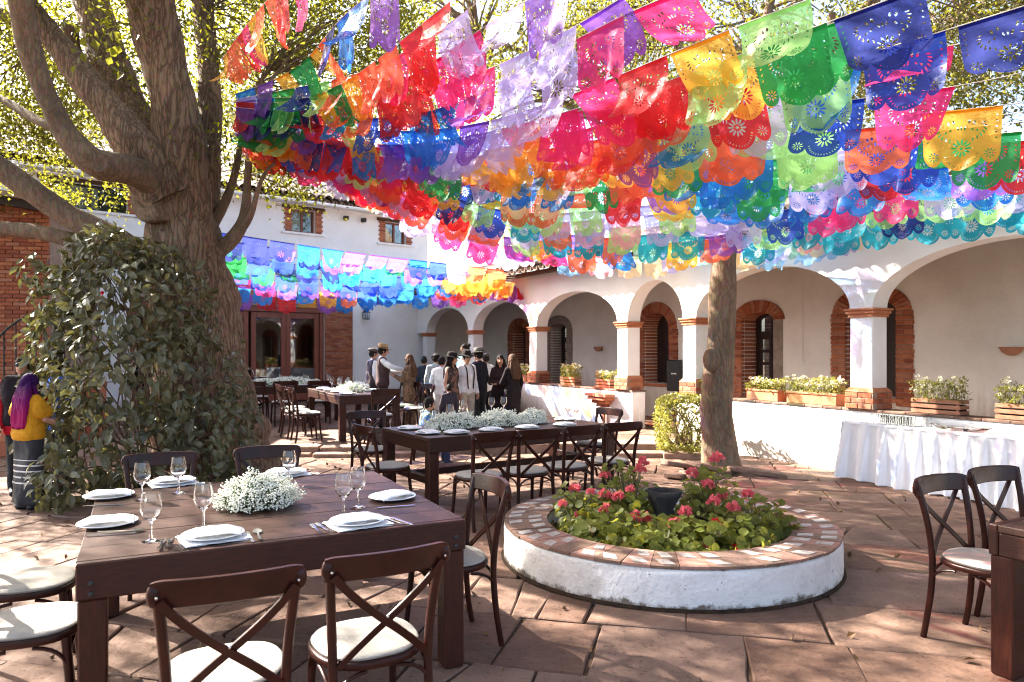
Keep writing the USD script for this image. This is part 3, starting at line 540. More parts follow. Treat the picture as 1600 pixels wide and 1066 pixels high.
for i, l in enumerate(LIMBS): part(T1, 'branch', limb(l, 44, 34, .15, 10 + i), MT['bark' if i < 4 else 'bark2'], smooth=60)
part(T1, 'branch_knot', xf(lathe([(0, -.03), (.06, -.015), (.085, .015), (.105, .0), (.10, -.12)], 20), P(158, 258, 8.52), 0, 1, math.radians(75)), MT['bark2'], smooth=60)
rng = np.random.default_rng(2)
seen = [(240, (-11, 9, 5.6), (-1.5, 15, 9.5)), (95, (-9.5, 9.5, 4.7), (-4.2, 14, 6.2)), (16, (-4.1, 9.6, 3.9), (-2.9, 10.6, 5.2)), (50, (-11, 10.5, 4.3), (-7.0, 14, 5.4)), (85, (-4, 10, 5.6), (-1.5, 13, 7.2))]
lv, cc = crown(seen, rng, 100, .55, .08)
over = [(60, (-10, 4.0, 6.6), (-1.0, 9, 9.5)), (34, (-6.5, 8, 6.8), (-1, 13, 9.8)), (95, (-17, 7, 5.9), (-9.5, 14.5, 9.2)), (68, (-12, 5, 6.4), (-3.5, 13.5, 9.6)), (150, (-8, -4, 6.2), (2, 5, 9.5))]
lv2, _ = crown(over, rng, 230, .85, .10); lv = cat([lv, lv2])
part(T1, 'crown', lv, MT['leaf'], smooth=False, kind='stuff')
anch = np.vstack([curve([P(x, y, d) for x, y, r, d in l], 12) for l in LIMBS])
part(T1, 'twigs', twigs(cc, anch, rng), MT['bark2'], kind='stuff')
hp = P(112, 35, 7.6); part(T1, 'hanging_vine', tube(curve([hp + [0, 0, .5], hp, hp + [.25, .1, -.35], hp + [.5, .1, -.5]], 14), .004, 5), MT['stem'])
for q in hp + rng.normal(size=(24, 3)) * [.2, .12, .16] + [.25, 0, -.2]: part(T1, 'vine_leaf', leaves(q[None], np.array([[0, 0, -1.]]), .11, rng, .75), MT['leaf'], smooth=False)
T2 = thing('courtyard_tree', 'slim tree with burred trunk rising beside the round flower planter', 'tree')
D = 9.9
part(T2, 'trunk', limb([(1128, 760, .36, D), (1127, 730, .29, D), (1123, 690, .25, D), (1121, 620, .235, D), (1125, 545, .20, D), (1128, 470, .175, D), (1133, 390, .165, D), (1145, 300, .16, D), (1165, 240, .15, D), (1190, 200, .14, D)], 60, 34, .12, 40), MT['bark2'], smooth=60)
part(T2, 'burr', sph(P(1112, 562, 9.74), .13, 3, (.9, .7, 1.3)), MT['bark2'], smooth=True)
L2 = [[(1150, 290, .15, D), (1195, 205, .13, D), (1240, 165, .11, 9.8), (1272, 110, .09, 9.7), (1330, 40, .07, 9.5), (1400, -60, .05, 9.2)], [(1190, 205, .12, D), (1255, 160, .1, 10), (1300, 120, .09, 10.2), (1380, 80, .06, 10.5), (1500, 30, .04, 10.8)],
      [(1155, 260, .1, D), (1185, 120, .09, 10), (1200, 20, .07, 10.1), (1230, -80, .05, 10.2)], [(1145, 300, .09, D), (1105, 180, .08, 10.4), (1055, 60, .07, 11), (1010, -10, .06, 11.4), (960, -100, .04, 11.6)], [(1260, 140, .07, 9.7), (1290, 90, .05, 9.4), (1300, 20, .04, 9.2)]]
for i, l in enumerate(L2): part(T2, 'branch', limb(l, 24, 14, .1, 60 + i), MT['bark2'], smooth=60)
lv, cc = crown([(70, (2.6, 9.2, 5.0), (7.5, 13, 6.2)), (160, (2.0, 8.8, 5.8), (9, 13.5, 8.8)), (60, (-.5, 10, 6.2), (2.6, 13, 8.2)), (60, (5.2, 7.6, 4.7), (8.2, 10.5, 6.5)), (60, (1.5, 3.5, 7.2), (6, 8, 9)), ], rng, 105, .54, .078)
lv2, _ = crown([(100, (0, -4, 6.4), (8, 4, 9.5)), (120, (-8, -10, 5.2), (8, -4, 9.5))], rng, 230, .85, .1); lv = cat([lv, lv2])
part(T2, 'crown', lv, MT['leaf2'], smooth=False, kind='stuff')
part(T2, 'twigs', twigs(cc, np.vstack([curve([P(x, y, d) for x, y, r, d in l], 12) for l in L2]), rng), MT['bark2'], kind='stuff')
T3 = thing('background_tree', 'yellow green tree spreading over the arcade roof behind the paper flags', 'tree')
trk = [np.array([5.2, 21, 0]), np.array([5.1, 21, 3]), np.array([4.6, 20.4, 6.0]), np.array([3.2, 19, 8.2]), np.array([1.5, 17.5, 9.6])]
part(T3, 'trunk', tube(curve(trk, 24), np.linspace(.35, .1, 24), 14), MT['bark2'], smooth=60)
b3 = [[trk[2], (2.6, 18.6, 7.2), (1.0, 17, 7.6)], [trk[3], (1.5, 18, 8.6), (-.8, 17, 9)], [trk[2], (5.4, 18.6, 8), (5.8, 17, 9.5)]]
for b in b3: part(T3, 'branch', tube(curve(b, 14), np.linspace(.12, .04, 14), 8), MT['bark2'], smooth=60)
lv, cc = crown([(215, (-2.8, 15.0, 6.2), (4.5, 19.5, 10.5)), (60, (3, 16, 7), (9, 20, 10.5))], rng, 66, .6, .105)
part(T3, 'crown', lv, MT['leaf'], smooth=False, kind='stuff'); part(T3, 'twigs', twigs(cc, np.vstack([curve(b, 12) for b in b3]), rng, .018), MT['bark2'], kind='stuff')
T4 = thing('rear_tree', 'tall leafy tree showing above the house roof behind the big tree', 'tree')
part(T4, 'trunk', tube(curve([(-14, 27, 0), (-13.8, 27, 5), (-13, 26.5, 9), (-12, 26, 12)], 20), np.linspace(.45, .12, 20), 14), MT['bark2'])
lv, cc = crown([(190, (-20, 23.5, 8.6), (-5.5, 28, 14))], rng, 50, .9, .17); part(T4, 'crown', lv, MT['leaf'], smooth=False, kind='stuff')

# ------------------------------------------------ camellia-like bush at the foot of the big tree
def big_leaf(c, d, up, L, W, rng):
    """A bent, folded leaf of 8 triangles."""
    d = d / np.linalg.norm(d); a = np.cross(d, up); a /= np.linalg.norm(a) + 1e-9; n = np.cross(a, d); bend = rng.uniform(.15, .5)
    v = [c]
    for t, w in ((.3, .85), (.65, .9)):
        m = c + d * L * t - n * bend * L * t * t
        v += [m - a * W * w * .5 + n * W * .16, m, m + a * W * w * .5 + n * W * .16]
    v.append(c + d * L - n * bend * L); return np.array(v), np.array([[0, 2, 1], [0, 3, 2], [1, 2, 5], [1, 5, 4], [2, 3, 6], [2, 6, 5], [4, 5, 7], [5, 6, 7]])
bush = thing('leafy_bush', 'big dark glossy leaved bush wrapped around the foot of the big tree', 'bush')
LOB = [(P(200, 500, 8.6), (.82, .7, .78)), (P(165, 430, 8.75), (.5, .5, .5)), (P(250, 470, 8.75), (.62, .6, .6)), (P(190, 600, 8.35), (.95, .75, .8)), (P(280, 600, 8.5), (.75, .6, .75)), (P(180, 690, 8.1), (.88, .7, .6)), (P(320, 680, 8.4), (.58, .5, .55)),
       (P(100, 545, 8.6), (.42, .45, .6)), (P(110, 740, 7.9), (.42, .45, .4)), (P(265, 740, 8.1), (.8, .55, .5)), (P(168, 385, 8.75), (.28, .3, .28)), (P(240, 400, 8.9), (.3, .3, .22)), (P(350, 640, 8.6), (.38, .35, .3)), (P(95, 460, 8.7), (.3, .35, .35)), (P(92, 745, 7.2), (.26, .22, .30)), (P(55, 420, 8.9), (.16, .2, .2)), (P(130, 395, 8.8), (.2, .2, .25))]
cand = []
for c, r in LOB:
    r = np.array(r); n = int(900 * (r[0] * r[2] + r[0] * r[1]))
    for _ in range(n):
        u = rng.normal(size=3); u /= np.linalg.norm(u)
        if u[1] > .75: continue
        p = c + u * r * (rng.uniform(.62, 1.06) + r[0] * .40 * (noise(c * 3 + u * 2.6) - .5)); dd = u * .7 + rng.normal(size=3) * .55 + [0, 0, -.75]
        inside = any(np.sum(((p - c2) / np.array(r2)) ** 2) < .45 for c2, r2 in LOB)
        if not inside and p[2] > .03: cand.append((p, dd, u, rng.uniform(.075, .165)))
cand.sort(key=lambda q: (q[0][1] - .25 * q[3] * 10)); rest = []; keep = set(rng.choice(int(len(cand) * .5), 298, replace=False))
for i, (p, dd, u, L) in enumerate(cand):
    m = big_leaf(p, dd, u + rng.normal(size=3) * .3, L, L * rng.uniform(.5, .62), rng)
    if i in keep: part(bush, 'leaf', m, MT['bushleaf'], smooth=False)
    else: rest.append(m)
part(bush, 'foliage', cat(rest), MT['bushleaf'], smooth=False, kind='stuff')
st = []
for c, r in LOB:
    for _ in range(3):
        u = rng.normal(size=3); u /= np.linalg.norm(u); b = np.array([-4.4 + rng.normal() * .25, 8.9 + rng.normal() * .2, 0]); st.append(tube(curve([b, lerp(b, c, .6) + rng.normal(size=3) * .12, c, c + u * np.array(r) * .95], 12), np.linspace(.014, .004, 12), 5, False))
part(bush, 'stems', cat(st), MT['bark2'], kind='stuff')
part(bush, 'red_bloom', cat([xf(leaves(np.zeros((10, 3)), rng.normal(size=(10, 3)), .05, rng, .9), P(x, y, 7.75)) for x, y in ((160, 458),)]), MT['petalred'], smooth=False)
# clipped hedge by the tree
hd = thing('clipped_hedge', 'small yellow green clipped shrub in the sun behind the slim tree', 'shrub', (2.72, 11.3, 0))
u = rng.uniform(-1, 1, (5200, 3)); k = rng.integers(0, 3, 5200); u[np.arange(5200), k] = np.sign(u[np.arange(5200), k]) * rng.uniform(.8, 1.06, 5200)
u = u / np.maximum(1, np.linalg.norm(u, axis=1, keepdims=True) * .72); pos = u * [.42, .4, .42] + [0, 0, .5] + (fbm(u * 3) - .5)[:, None] * .18
part(hd, 'foliage', leaves(pos, u * .6, .055, rng, .6), MT['hedge'], smooth=False, kind='stuff')
part(hd, 'stems', cat([tube(curve([(rng.normal() * .06, rng.normal() * .06, 0), (rng.normal() * .15, rng.normal() * .15, .3), (rng.normal() * .25, rng.normal() * .25, .75)], 8), np.linspace(.02, .006, 8), 6) for _ in range(16)]), MT['bark2'], kind='stuff')
sl = thing('flat_stone_pile', 'pile of broken flat stones leaning at the foot of the slim tree', 'stones', (2.6, 9.2, 0)); rnd = random.Random(8)
for x, y, z, w, d_, rx, ry, rz in [(-.15, .15, .03, .5, .3, .1, .05, .3), (.0, .45, .05, .6, .35, .2, -.1, -.2), (-.3, .5, .1, .55, .3, -.15, .15, .1), (-.1, .3, .13, .4, .25, .1, .2, .7), (.62, .3, .05, .75, .16, .05, .1, -.35), (-.45, .15, .03, .35, .25, 0, .08, .9)]:
    part(sl, 'stone_slab', xf(rbox(-w / 2, w / 2, -d_ / 2, d_ / 2, -.03, .03, .012), (x, y, z), rz, 1, rx, ry), MT[f'stone{rnd.randrange(4)}'], smooth=False)

fl = struct('fallen_leaves', leaves(np.c_[rng.uniform(-6, 6, 420), rng.uniform(2, 11, 420), rng.uniform(.008, .02, 420)], np.tile([[0.3, .3, 0]], (420, 1)), .06, rng, .6, .3, 1.0), M('dry_leaf', (.22, .12, .045), (.10, .05, .02), 3, .7), kind='stuff')
tag(fl, 'scattered dry leaves lying on the courtyard paving', 'leaves')
# ------------------------------------------------ round planter
pl = thing('round_planter', 'low round whitewashed planter with terracotta and white tiled rim', 'planter', (PLX, PLY, 0))
ZR = .285; th = np.linspace(0, 2 * math.pi, 121)[:-1]
prof = [(PLI, .1), (PLI, ZR - .022), (PLI + .01, ZR - .014), (PLR - .015, ZR - .014), (PLR, ZR - .026)] + [(PLR + .006, z) for z in np.linspace(.24, .02, 14)] + [(PLR + .012, -.05)]
v, f = lathe(prof, 200); rad = np.linalg.norm(v[:, :2], axis=1); w = (rad > PLR - .02)[:, None]
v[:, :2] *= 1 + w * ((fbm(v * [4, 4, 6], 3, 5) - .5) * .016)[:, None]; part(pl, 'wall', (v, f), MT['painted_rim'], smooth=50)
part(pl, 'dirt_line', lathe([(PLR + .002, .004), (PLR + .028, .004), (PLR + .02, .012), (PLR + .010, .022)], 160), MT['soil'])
n = 44; rnd = random.Random(6); inl = []
for k in range(n):
    a0, a1 = [2 * math.pi * (k + e) / n for e in (.012, .988)]; dz = rnd.uniform(-.003, .003); A = np.linspace(a0, a1, 4)
    for r0, r1 in ((PLI - .012, PLR + .004),):
        o = rnd.uniform(-.003, .006); pg = Polygon([(r1 * math.cos(a) + o, r1 * math.sin(a)) for a in A] + [(r0 * math.cos(a), r0 * math.sin(a)) for a in A[::-1]])
        v, f = ext(pg, .018); part(pl, 'rim_tile', (v + [0, 0, ZR - .016 + dz], f), MT[('rimtile', 'stone1', 'stone3')[rnd.randrange(3)]], smooth=False)
        for m, ok in ((PLI + .085, rnd.random() < .72), (PLI + .245, rnd.random() < .72)):
            if not ok: continue
            c = (a0 + a1) / 2 + rnd.uniform(-.012, .012); da = (a1 - a0) * rnd.uniform(.34, .44); dr = .052; sk = (a1 - a0) * .12
            pts = [(m + dr, c + da), (m + dr, c - sk), (m - dr, c - da), (m - dr, c + sk)]
            v, f = ext(Polygon([(r * math.cos(a), r * math.sin(a)) for r, a in pts]), .003); part(pl, 'white_inlay', (v + [0, 0, ZR + .0025 + dz], f), MT['inlay'], smooth=False)
part(pl, 'soil', lathe([(0, .16), (.5, .17), (PLI + .005, .15)], 40), MT['soil'])
urn = thing('stone_urn', 'dark stone urn standing among the geraniums', 'urn', (PLX + .0, PLY + .08, .13))
part(urn, 'body', lathe([(0, 0), (.13, 0), (.14, .03), (.12, .08), (.085, .16), (.08, .22), (.105, .27), (.13, .315), (.14, .33), (.15, .35), (.145, .37), (.1, .372), (.085, .35), (.07, .2), (0, .19)], 28), MT['pot'], smooth=50)
def ger_leaf(c, nrm, r, rng):
    nrm = nrm / np.linalg.norm(nrm); a = np.cross(nrm, [.3, 1, .2]); a /= np.linalg.norm(a); b = np.cross(nrm, a); n = 11; th = np.arange(n) * 2 * math.pi / n + rng.uniform(0, 6)
    k = 1 + .12 * np.cos(th * 5.5); cup = rng.uniform(.05, .35); rim = c + (a * np.cos(th)[:, None] + b * np.sin(th)[:, None]) * (r * k)[:, None] + nrm * (r * cup * (1 + .5 * np.sin(th * 3)))[:, None]
    return np.vstack([rim, c]), np.array([[i, (i + 1) % n, n] for i in range(n)])
def umbel(c, r, rng, n=46):
    u = rng.normal(size=(n, 3)); u[:, 2] = np.abs(u[:, 2]) - .35; u /= np.linalg.norm(u, axis=1, keepdims=True)
    return leaves(c + u * r * rng.uniform(.6, 1, (n, 1)), u * .3, r * .75, rng, .9, .2, 1)
GER = [(-.62, -.30, 'leftmost geranium clump, low and spreading with red and pink blooms'), (-.30, -.55, 'dark leaved geranium clump at the planter front, left of the middle'), (.05, -.62, 'geranium clump with large round leaves at the front middle of the planter'),
       (.38, -.5, 'geranium clump with a crimson bloom at the planter front right'), (.68, -.22, 'rightmost trailing geranium clump reaching over the planter rim'), (-.28, .22, 'tall geranium left of the dark urn with pink blooms on top'), (.42, .28, 'tall geranium right of the dark urn with several pink blooms'), (-.62, .15, 'geranium clump at the left rear with scattered red blooms'), (-.12, -.30, 'geranium right in front of the dark urn')]
for gi, (gx_, gy_, lab) in enumerate(GER):
    g = thing('geranium', lab, 'flowers', (PLX + gx_, PLY + gy_, .16), 0, 'geraniums in the round planter')
    hh = .44 if gi in (5, 6) else (.24 if gi in (0, 1, 2, 3) else (.17 if gi == 8 else .28)); sp = .31; st = []; lf = []; rest = []
    for k in range(320):
        u = rng.normal(size=3); u[2] = abs(u[2]); u /= np.linalg.norm(u); q = rng.uniform(.5, 1.05) * (.72 + .62 * noise(u * 2.4 + gi)); p = u * [sp, sp, hh] * q + [0, 0, .03]
        m = ger_leaf(p, u * .7 + rng.normal(size=3) * .35 + [0, -.25, .5], rng.uniform(.016, .042), rng); lf.append((p[2] - p[1] * .4, m))
        if k % 3 == 0: st.append(tube(curve([(p[0] * .15, p[1] * .15, 0), p * [.5, .5, .7], p - [0, 0, .004]], 6), .004, 4, False))
    lf.sort(key=lambda q: -q[0])
    for j, (_, m) in enumerate(lf):
        if j < 30: part(g, 'leaf', m, MT['gerleaf'], smooth=True)
        else: rest.append(m)
    part(g, 'foliage', cat(rest), MT['gerleaf'], smooth=True, kind='stuff')
    fl = {0: [(-.22, .12, .28, 1), (-.05, -.1, .12, 1), (.1, .05, .26, 0), (-.1, .1, .2, 1)], 1: [(-.1, -.12, .08, 0), (.1, -.1, .06, 0), (-.02, .1, .24, 0)], 2: [(-.1, .05, .22, 0), (.1, -.12, .10, 0), (0, .15, .3, 1)], 3: [(-.02, -.24, .05, 2), (.05, .1, .3, 0), (-.1, .12, .34, 0), (-.12, -.02, .18, 2)],
          4: [(.16, -.02, .18, 0), (-.05, .1, .34, 0)], 5: [(-.18, .0, .44, 0), (.1, -.06, .5, 0), (.14, .05, .54, 0), (-.1, -.2, .3, 0), (.0, -.2, .36, 1)], 6: [(.05, 0, .56, 0), (.1, .06, .57, 0), (-.16, -.1, .46, 0), (-.05, -.18, .38, 0), (.06, -.22, .3, 0)], 7: [(-.1, 0, .34, 0), (.02, -.1, .33, 1), (.14, -.05, .3, 0)], 8: [(.18, -.1, .26, 0), (-.12, -.1, .22, 0)]}[gi]
    for x, y, z, kd in fl:
        c = np.array([x, y, z]); st.append(tube(curve([(x * .2, y * .2, .0), c * [.7, .7, .6], c], 8), .004, 5, False))
        part(g, 'flower_head', umbel(c, [.05, .04, .066][kd], rng), MT[['petal', 'petal', 'petalred'][kd]], smooth=False)
    part(g, 'stems', cat(st), MT['stem'], kind='stuff')
# ------------------------------------------------ furniture
def build_chair(label, loc, rz, group):
    t = thing('cross_back_chair', label, 'chair', loc, rz, group); w = MT['chairwood']
    th = np.linspace(0, 2 * math.pi, 33)[:-1]; sq = lambda a, p: np.sign(a) * np.abs(a) ** p
    def seat(rx, ry, z): return np.c_[rx * sq(np.cos(th), .8) * (1 + .06 * np.sin(th)), ry * sq(np.sin(th), .8), np.full(32, z)]
    rings = [seat(.17, .165, .435), seat(.205, .2, .43), seat(.218, .212, .437), seat(.22, .215, .455), seat(.214, .209, .467), seat(.185, .18, .468)]
    v = np.vstack(rings); q = grid_faces(6, 32); part(t, 'seat_frame', (v, np.vstack([q[:, [0, 1, 2]], q[:, [0, 2, 3]]])), w, smooth=60)
    rings = [seat(.186, .181, .455), seat(.205, .2, .468), seat(.209, .204, .478), seat(.2, .195, .488), seat(.15, .145, .497), seat(.07, .07, .5)]
    v = np.vstack(rings + [[[0, 0, .5]]]); q = grid_faces(6, 32); f = np.vstack([q[:, [0, 1, 2]], q[:, [0, 2, 3]], np.array([[160 + j, 160 + (j + 1) % 32, 192] for j in range(32)])])
    v[:, 2] += (fbm(v * 9, 2, 3) - .5) * .008; part(t, 'cushion', (v, f), MT['cushion'], smooth=60)
    for s in (-1, 1):
        part(t, 'rear_leg', tube(curve([(s * .205, -.235, 0), (s * .2, -.2, .22), (s * .192, -.19, .44), (s * .2, -.205, .62), (s * .222, -.262, .87)], 22), np.linspace(.017, .019, 22), 12), w, smooth=60)
        part(t, 'front_leg', tube(curve([(s * .19, .195, 0), (s * .182, .175, .2), (s * .172, .155, .445)], 12), np.linspace(.0145, .019, 12), 10), w, smooth=60)
    x = np.linspace(-.24, .24, 25); bow = -.05 * (1 - (x / .24) ** 2); end = np.clip((np.abs(x) - .2) / .04, 0, 1); Pp = np.c_[x, -.262 + bow + .012, .852 + .005 * (1 - (x / .24) ** 2)]
    tx = np.gradient(Pp, axis=0); tx /= np.linalg.norm(tx, axis=1, keepdims=True); nn = np.cross(tx, [0, 0, 1.0]); up = np.array([0, -.2, .98])
    part(t, 'top_rail', strip(Pp, up, -nn, (.098 - .016 * end ** 2), .026), w, smooth=60)
    for s in (-1, 1):
        part(t, 'rail_end', xf(sph((0, 0, 0), 1, 2, (.024, .018, .041)), (s * .23, -.262, .852)), w, smooth=60)
        part(t, 'screw', xf(sph((0, 0, 0), .0055, 1), (s * .222, -.288, .85)), MT['steel'], smooth=60)
        C = curve([(s * .215, -.285, .835), (s * .09, -.262 + .004 * s, .70), (-s * .05, -.232 + .004 * s, .58), (-s * .175, -.2, .462)], 16); T = np.gradient(C, axis=0); T /= np.linalg.norm(T, axis=1, keepdims=True)
        nrm = np.array([0, -.95, -.28]); W = np.cross(T, nrm); W /= np.linalg.norm(W, axis=1, keepdims=True); part(t, 'cross_slat', strip(C, W, nrm, .03, .011), w, smooth=50)
        for a, b in (((s * .178, .165, .22), (s * .06, .18, .425)), ((s * .186, .16, .22), (s * .2, .04, .425)), ((s * .2, -.2, .22), (s * .205, -.05, .425)), ((s * .198, -.2, .24), (s * .06, -.19, .425))):
            a, b = np.array(a), np.array(b); m = np.array([lerp(a, b, .22)[0], lerp(a, b, .22)[1], lerp(a, b, .78)[2]]); part(t, 'curved_brace', tube(curve([a, m, b], 9), .0085, 6), w, smooth=60)
    part(t, 'cross_screw', sph((.0, -.255, .642), .006, 1), MT['steel'], smooth=60)
    return t
CH0 = None
def chair(label, loc, rz, group):
    global CH0
    if CH0 is None: CH0 = build_chair(label, loc, rz, group); return CH0
    return thing('cross_back_chair', label, 'chair', loc, rz, group, ref=CH0)
class TB:
    def __init__(s, x, y, rot, z=0): s.o, s.r, s.z = np.array([x, y]), rot, z; a = math.radians(rot); s.e1, s.e2 = np.array([math.cos(a), math.sin(a)]), np.array([-math.sin(a), math.cos(a)])
    def at(s, a, b, h=0): return (*(s.o + s.e1 * a + s.e2 * b), s.z + h)
def table(tb, L, W, label, H=.765, apron=.12, leg=.11, stretch=False, n=7):
    t = thing('banquet_table', label, 'table', (*tb.o, tb.z), tb.r); rnd = random.Random(int(L * 100))
    bw = (W - .094) / n
    for k in range(n): part(t, 'plank', rbox(-.002, L + .002, .047 + k * bw + .0012, .047 + (k + 1) * bw - .0012, H - .035, H + rnd.uniform(-.0012, .001), .003), MT['wood_top'], smooth=False)
    part(t, 'apron', rbox(0, L, 0, .045, H - .036 - apron, H - .0005, .006), MT['wood']); part(t, 'apron', rbox(0, L, W - .045, W, H - .036 - apron, H - .0005, .006), MT['wood'])
    part(t, 'apron', rbox(.003, .043, .047, W - .047, H - .036 - apron, H - .038, .006), MT['wood_y']); part(t, 'apron', rbox(L - .043, L - .003, .047, W - .047, H - .036 - apron, H - .038, .006), MT['wood_y'])
    for x in (.006, L - leg - .006):
        for y in (.006, W - leg - .006): part(t, 'leg', rbox(x, x + leg, y, y + leg, 0, H - .036 - apron + (.0 if True else 0), .008), MT['wood_z'])
    for x in (.055, L - .055):
        for z in (H - .085, H - .13): part(t, 'bolt', xf(sph((0, 0, 0), 1, 2, (.012, .007, .012)), (x, -.001, z)), MT['iron'], smooth=60)
    for y in (.055, W - .055): part(t, 'bolt', xf(sph((0, 0, 0), 1, 2, (.007, .012, .012)), (L - .002, y, H - .1)), MT['iron'], smooth=60)
    if stretch:
        for x in (.03, L - leg): part(t, 'stretcher', rbox(x, x + .06, leg, W - leg, .28, .36, .006), MT['wood_y'])
        part(t, 'stretcher', rbox(.1, L - .1, W / 2 - .04, W / 2 + .04, .285, .355, .006), MT['wood'])
    return t
H = .765
TA = TB(-1.80, 2.98, 27); table(TA, 1.75, 1.74, 'square dark wooden table nearest the camera, set for eight')
TBB = TB(-.83, 7.25, 33); table(TBB, 2.45, 1.2, 'long dark wooden table behind the near one, with two flower mounds', stretch=True)
TC = TB(-2.85, 11.95, 27, TZ); table(TC, 1.05, 2.6, 'narrow dark table on the terrace left of the standing guests', n=5)
TD = TB(-5.75, 14.6, 27, TZ); table(TD, 2.3, 1.0, 'farthest set table in front of the glazed doors', n=5)
TE = TB(3.25, 2.16, 28); table(TE, 1.75, 1.74, 'dark table cut off by the right edge of the picture')
def chairs(tb, items, group, rows):
    for (a, b, r), lab in zip(items, rows): chair(lab, tb.at(a, b), tb.r + r, group)
g = 'cross-back chairs at the near table'
chairs(TA, [(1.06, -.57, 3), (.52, -.60, -2), (-.19, .27, -92), (-.27, .94, -88), (.36, 2.1, 180), (1.10, 2.13, 178), (1.80, .36, 90)], g,
    ['chair with its back to the camera at the near table, right of two', 'chair with its back to the camera at the near table, cut by the bottom edge', 'chair seat at the left end of the near table, lower of two', 'chair seat at the left end of the near table, upper of two', 'chair facing the camera behind the near table, in front of the bush', 'chair facing the camera behind the near table, right behind the flower mound', 'chair at the right end of the near table, between it and the planter'])
g = 'cross-back chairs at the middle table'
chairs(TBB, [(.22, -.62, 2), (.72, -.66, -3), (1.24, -.62, 4), (1.83, -.60, -4), (-.30, .35, -88), (.05, 1.6, 175), (2.62, .6, 92)], g,
    ['leftmost of four chairs along the front of the middle table', 'second from left of the chairs along the front of the middle table', 'third from left of the chairs along the front of the middle table', 'rightmost of the chairs along the front of the middle table', 'chair at the left end of the middle table, seen from its side', 'chair at the back left of the middle table facing the camera', 'chair at the right end of the middle table before the white wall'])
g = 'cross-back chairs at the narrow terrace table'
chairs(TC, [(.52, -.55, 5), (1.5, .5, 90), (1.5, 1.15, 88), (1.5, 1.8, 94), (-.45, .35, -90), (-.5, .95, -84), (-.45, 1.6, -93)], g,
    ['chair at the near end of the narrow terrace table, back to the camera', 'nearest chair on the right of the narrow terrace table', 'middle chair on the right of the narrow terrace table', 'farthest chair on the right of the narrow terrace table', 'nearest chair on the left of the narrow terrace table', 'middle chair on the left of the narrow terrace table', 'farthest chair on the left of the narrow terrace table'])
g = 'cross-back chairs at the farthest table'
chairs(TD, [(.4, -.5, 0), (1.0, -.5, 4), (1.7, -.52, -3), (-.55, .4, -90), (.8, 1.45, 180)], g,
    ['left chair in front of the farthest table', 'middle chair in front of the farthest table', 'right chair in front of the farthest table', 'chair at the left end of the farthest table beside the big tree', 'chair behind the farthest table against the glazed doors'])
g = 'cross-back chairs at the right edge table'
chairs(TE, [(.37, 1.95, 180), (.96, 1.98, 176)], g, ['chair shown whole behind the table at the right edge', 'chair cut by the right edge behind the corner table'])

# ------------------------------------------------ tableware
def wineglass(): 
    o = [(0, 0), (.034, 0), (.035, .002), (.02, .006), (.007, .012), (.0042, .03), (.0038, .075), (.006, .088), (.02, .097), (.033, .115), (.039, .137), (.0395, .155), (.036, .185), (.0325, .212)]
    i = [(.0312, .212), (.0347, .185), (.0382, .155), (.0377, .137), (.032, .117), (.019, .1005), (0, .096)]
    return lathe(o + i, 36)
PROTO = {}
def copy_of(name, builder, label, cat_, loc, rz, group):
    if name not in PROTO:
        t = thing(name, label, cat_, loc, rz, group); builder(t); PROTO[name] = t; return t
    return thing(name, label, cat_, loc, rz, group, ref=PROTO[name])
def b_glass(t): part(t, 'glass', (lambda m: (m[0] * [1.17, 1.17, 1.06], m[1]))(wineglass()), MT['glass'], smooth=50)
def b_plate(t): part(t, 'plate', lathe([(0, .006), (.08, .006), (.09, .008), (.13, .017), (.138, .02), (.139, .017), (.13, .012), (.09, .002), (.075, 0), (0, 0)], 44), MT['china'], smooth=50)
def cloth_patch(w, l, seed, base, drape, th=.007, layers=2):
    ms = []
    for k in range(layers):
        nx, ny = 15, 11; u, v = np.meshgrid(np.linspace(-.5, .5, nx), np.linspace(-.5, .5, ny), indexing='ij'); x, y = u * w * (1 - .03 * k) + .004 * k, v * l * (1 - .03 * k) - .003 * k
        x = x + (noise(np.stack([u * 3, v * 3, u * 0 + seed + k], -1)) - .5) * .012; y = y + (noise(np.stack([u * 3 + 9, v * 3, u * 0 + seed + k], -1)) - .5) * .012
        r = np.hypot(x, y); z = base + k * th - drape * np.clip(r - .10, 0, 1) * 1.0 + (fbm(np.stack([u * 4, v * 4, u * 0 + seed * 3.1 + k], -1), 2) - .5) * .012
        top = np.stack([x, y, z + th * .8], -1).reshape(-1, 3); bot = np.stack([x, y, z], -1).reshape(-1, 3); n = nx * ny
        i, j = np.meshgrid(np.arange(nx - 1), np.arange(ny - 1), indexing='ij'); q = np.stack([i * ny + j, (i + 1) * ny + j, (i + 1) * ny + j + 1, i * ny + j + 1], -1).reshape(-1, 4)
        rim = [a * ny for a in range(nx)] + [(nx - 1) * ny + b for b in range(1, ny)] + [a * ny + ny - 1 for a in range(nx - 2, -1, -1)] + [b for b in range(ny - 2, 0, -1)]
        side = np.array([[rim[a], rim[(a + 1) % len(rim)], rim[(a + 1) % len(rim)] + n, rim[a] + n] for a in range(len(rim))])[:, ::-1]
        ms.append((np.vstack([top, bot]), np.vstack([q, q[:, ::-1] + n, side])))
    return cat(ms)
def b_nap(t): part(t, 'cloth', cloth_patch(.145, .235, 1, .026, .42, .013, 1), MT['linen'], smooth=40)
def b_nap2(t): part(t, 'cloth', cloth_patch(.29, .24, 4, .003, .02, .004), MT['linen'], smooth=40)
def bent(poly, th, fz):
    v, f = ext(poly, th); v = v.copy(); v[:, 2] += fz(v[:, 1]); return v, f
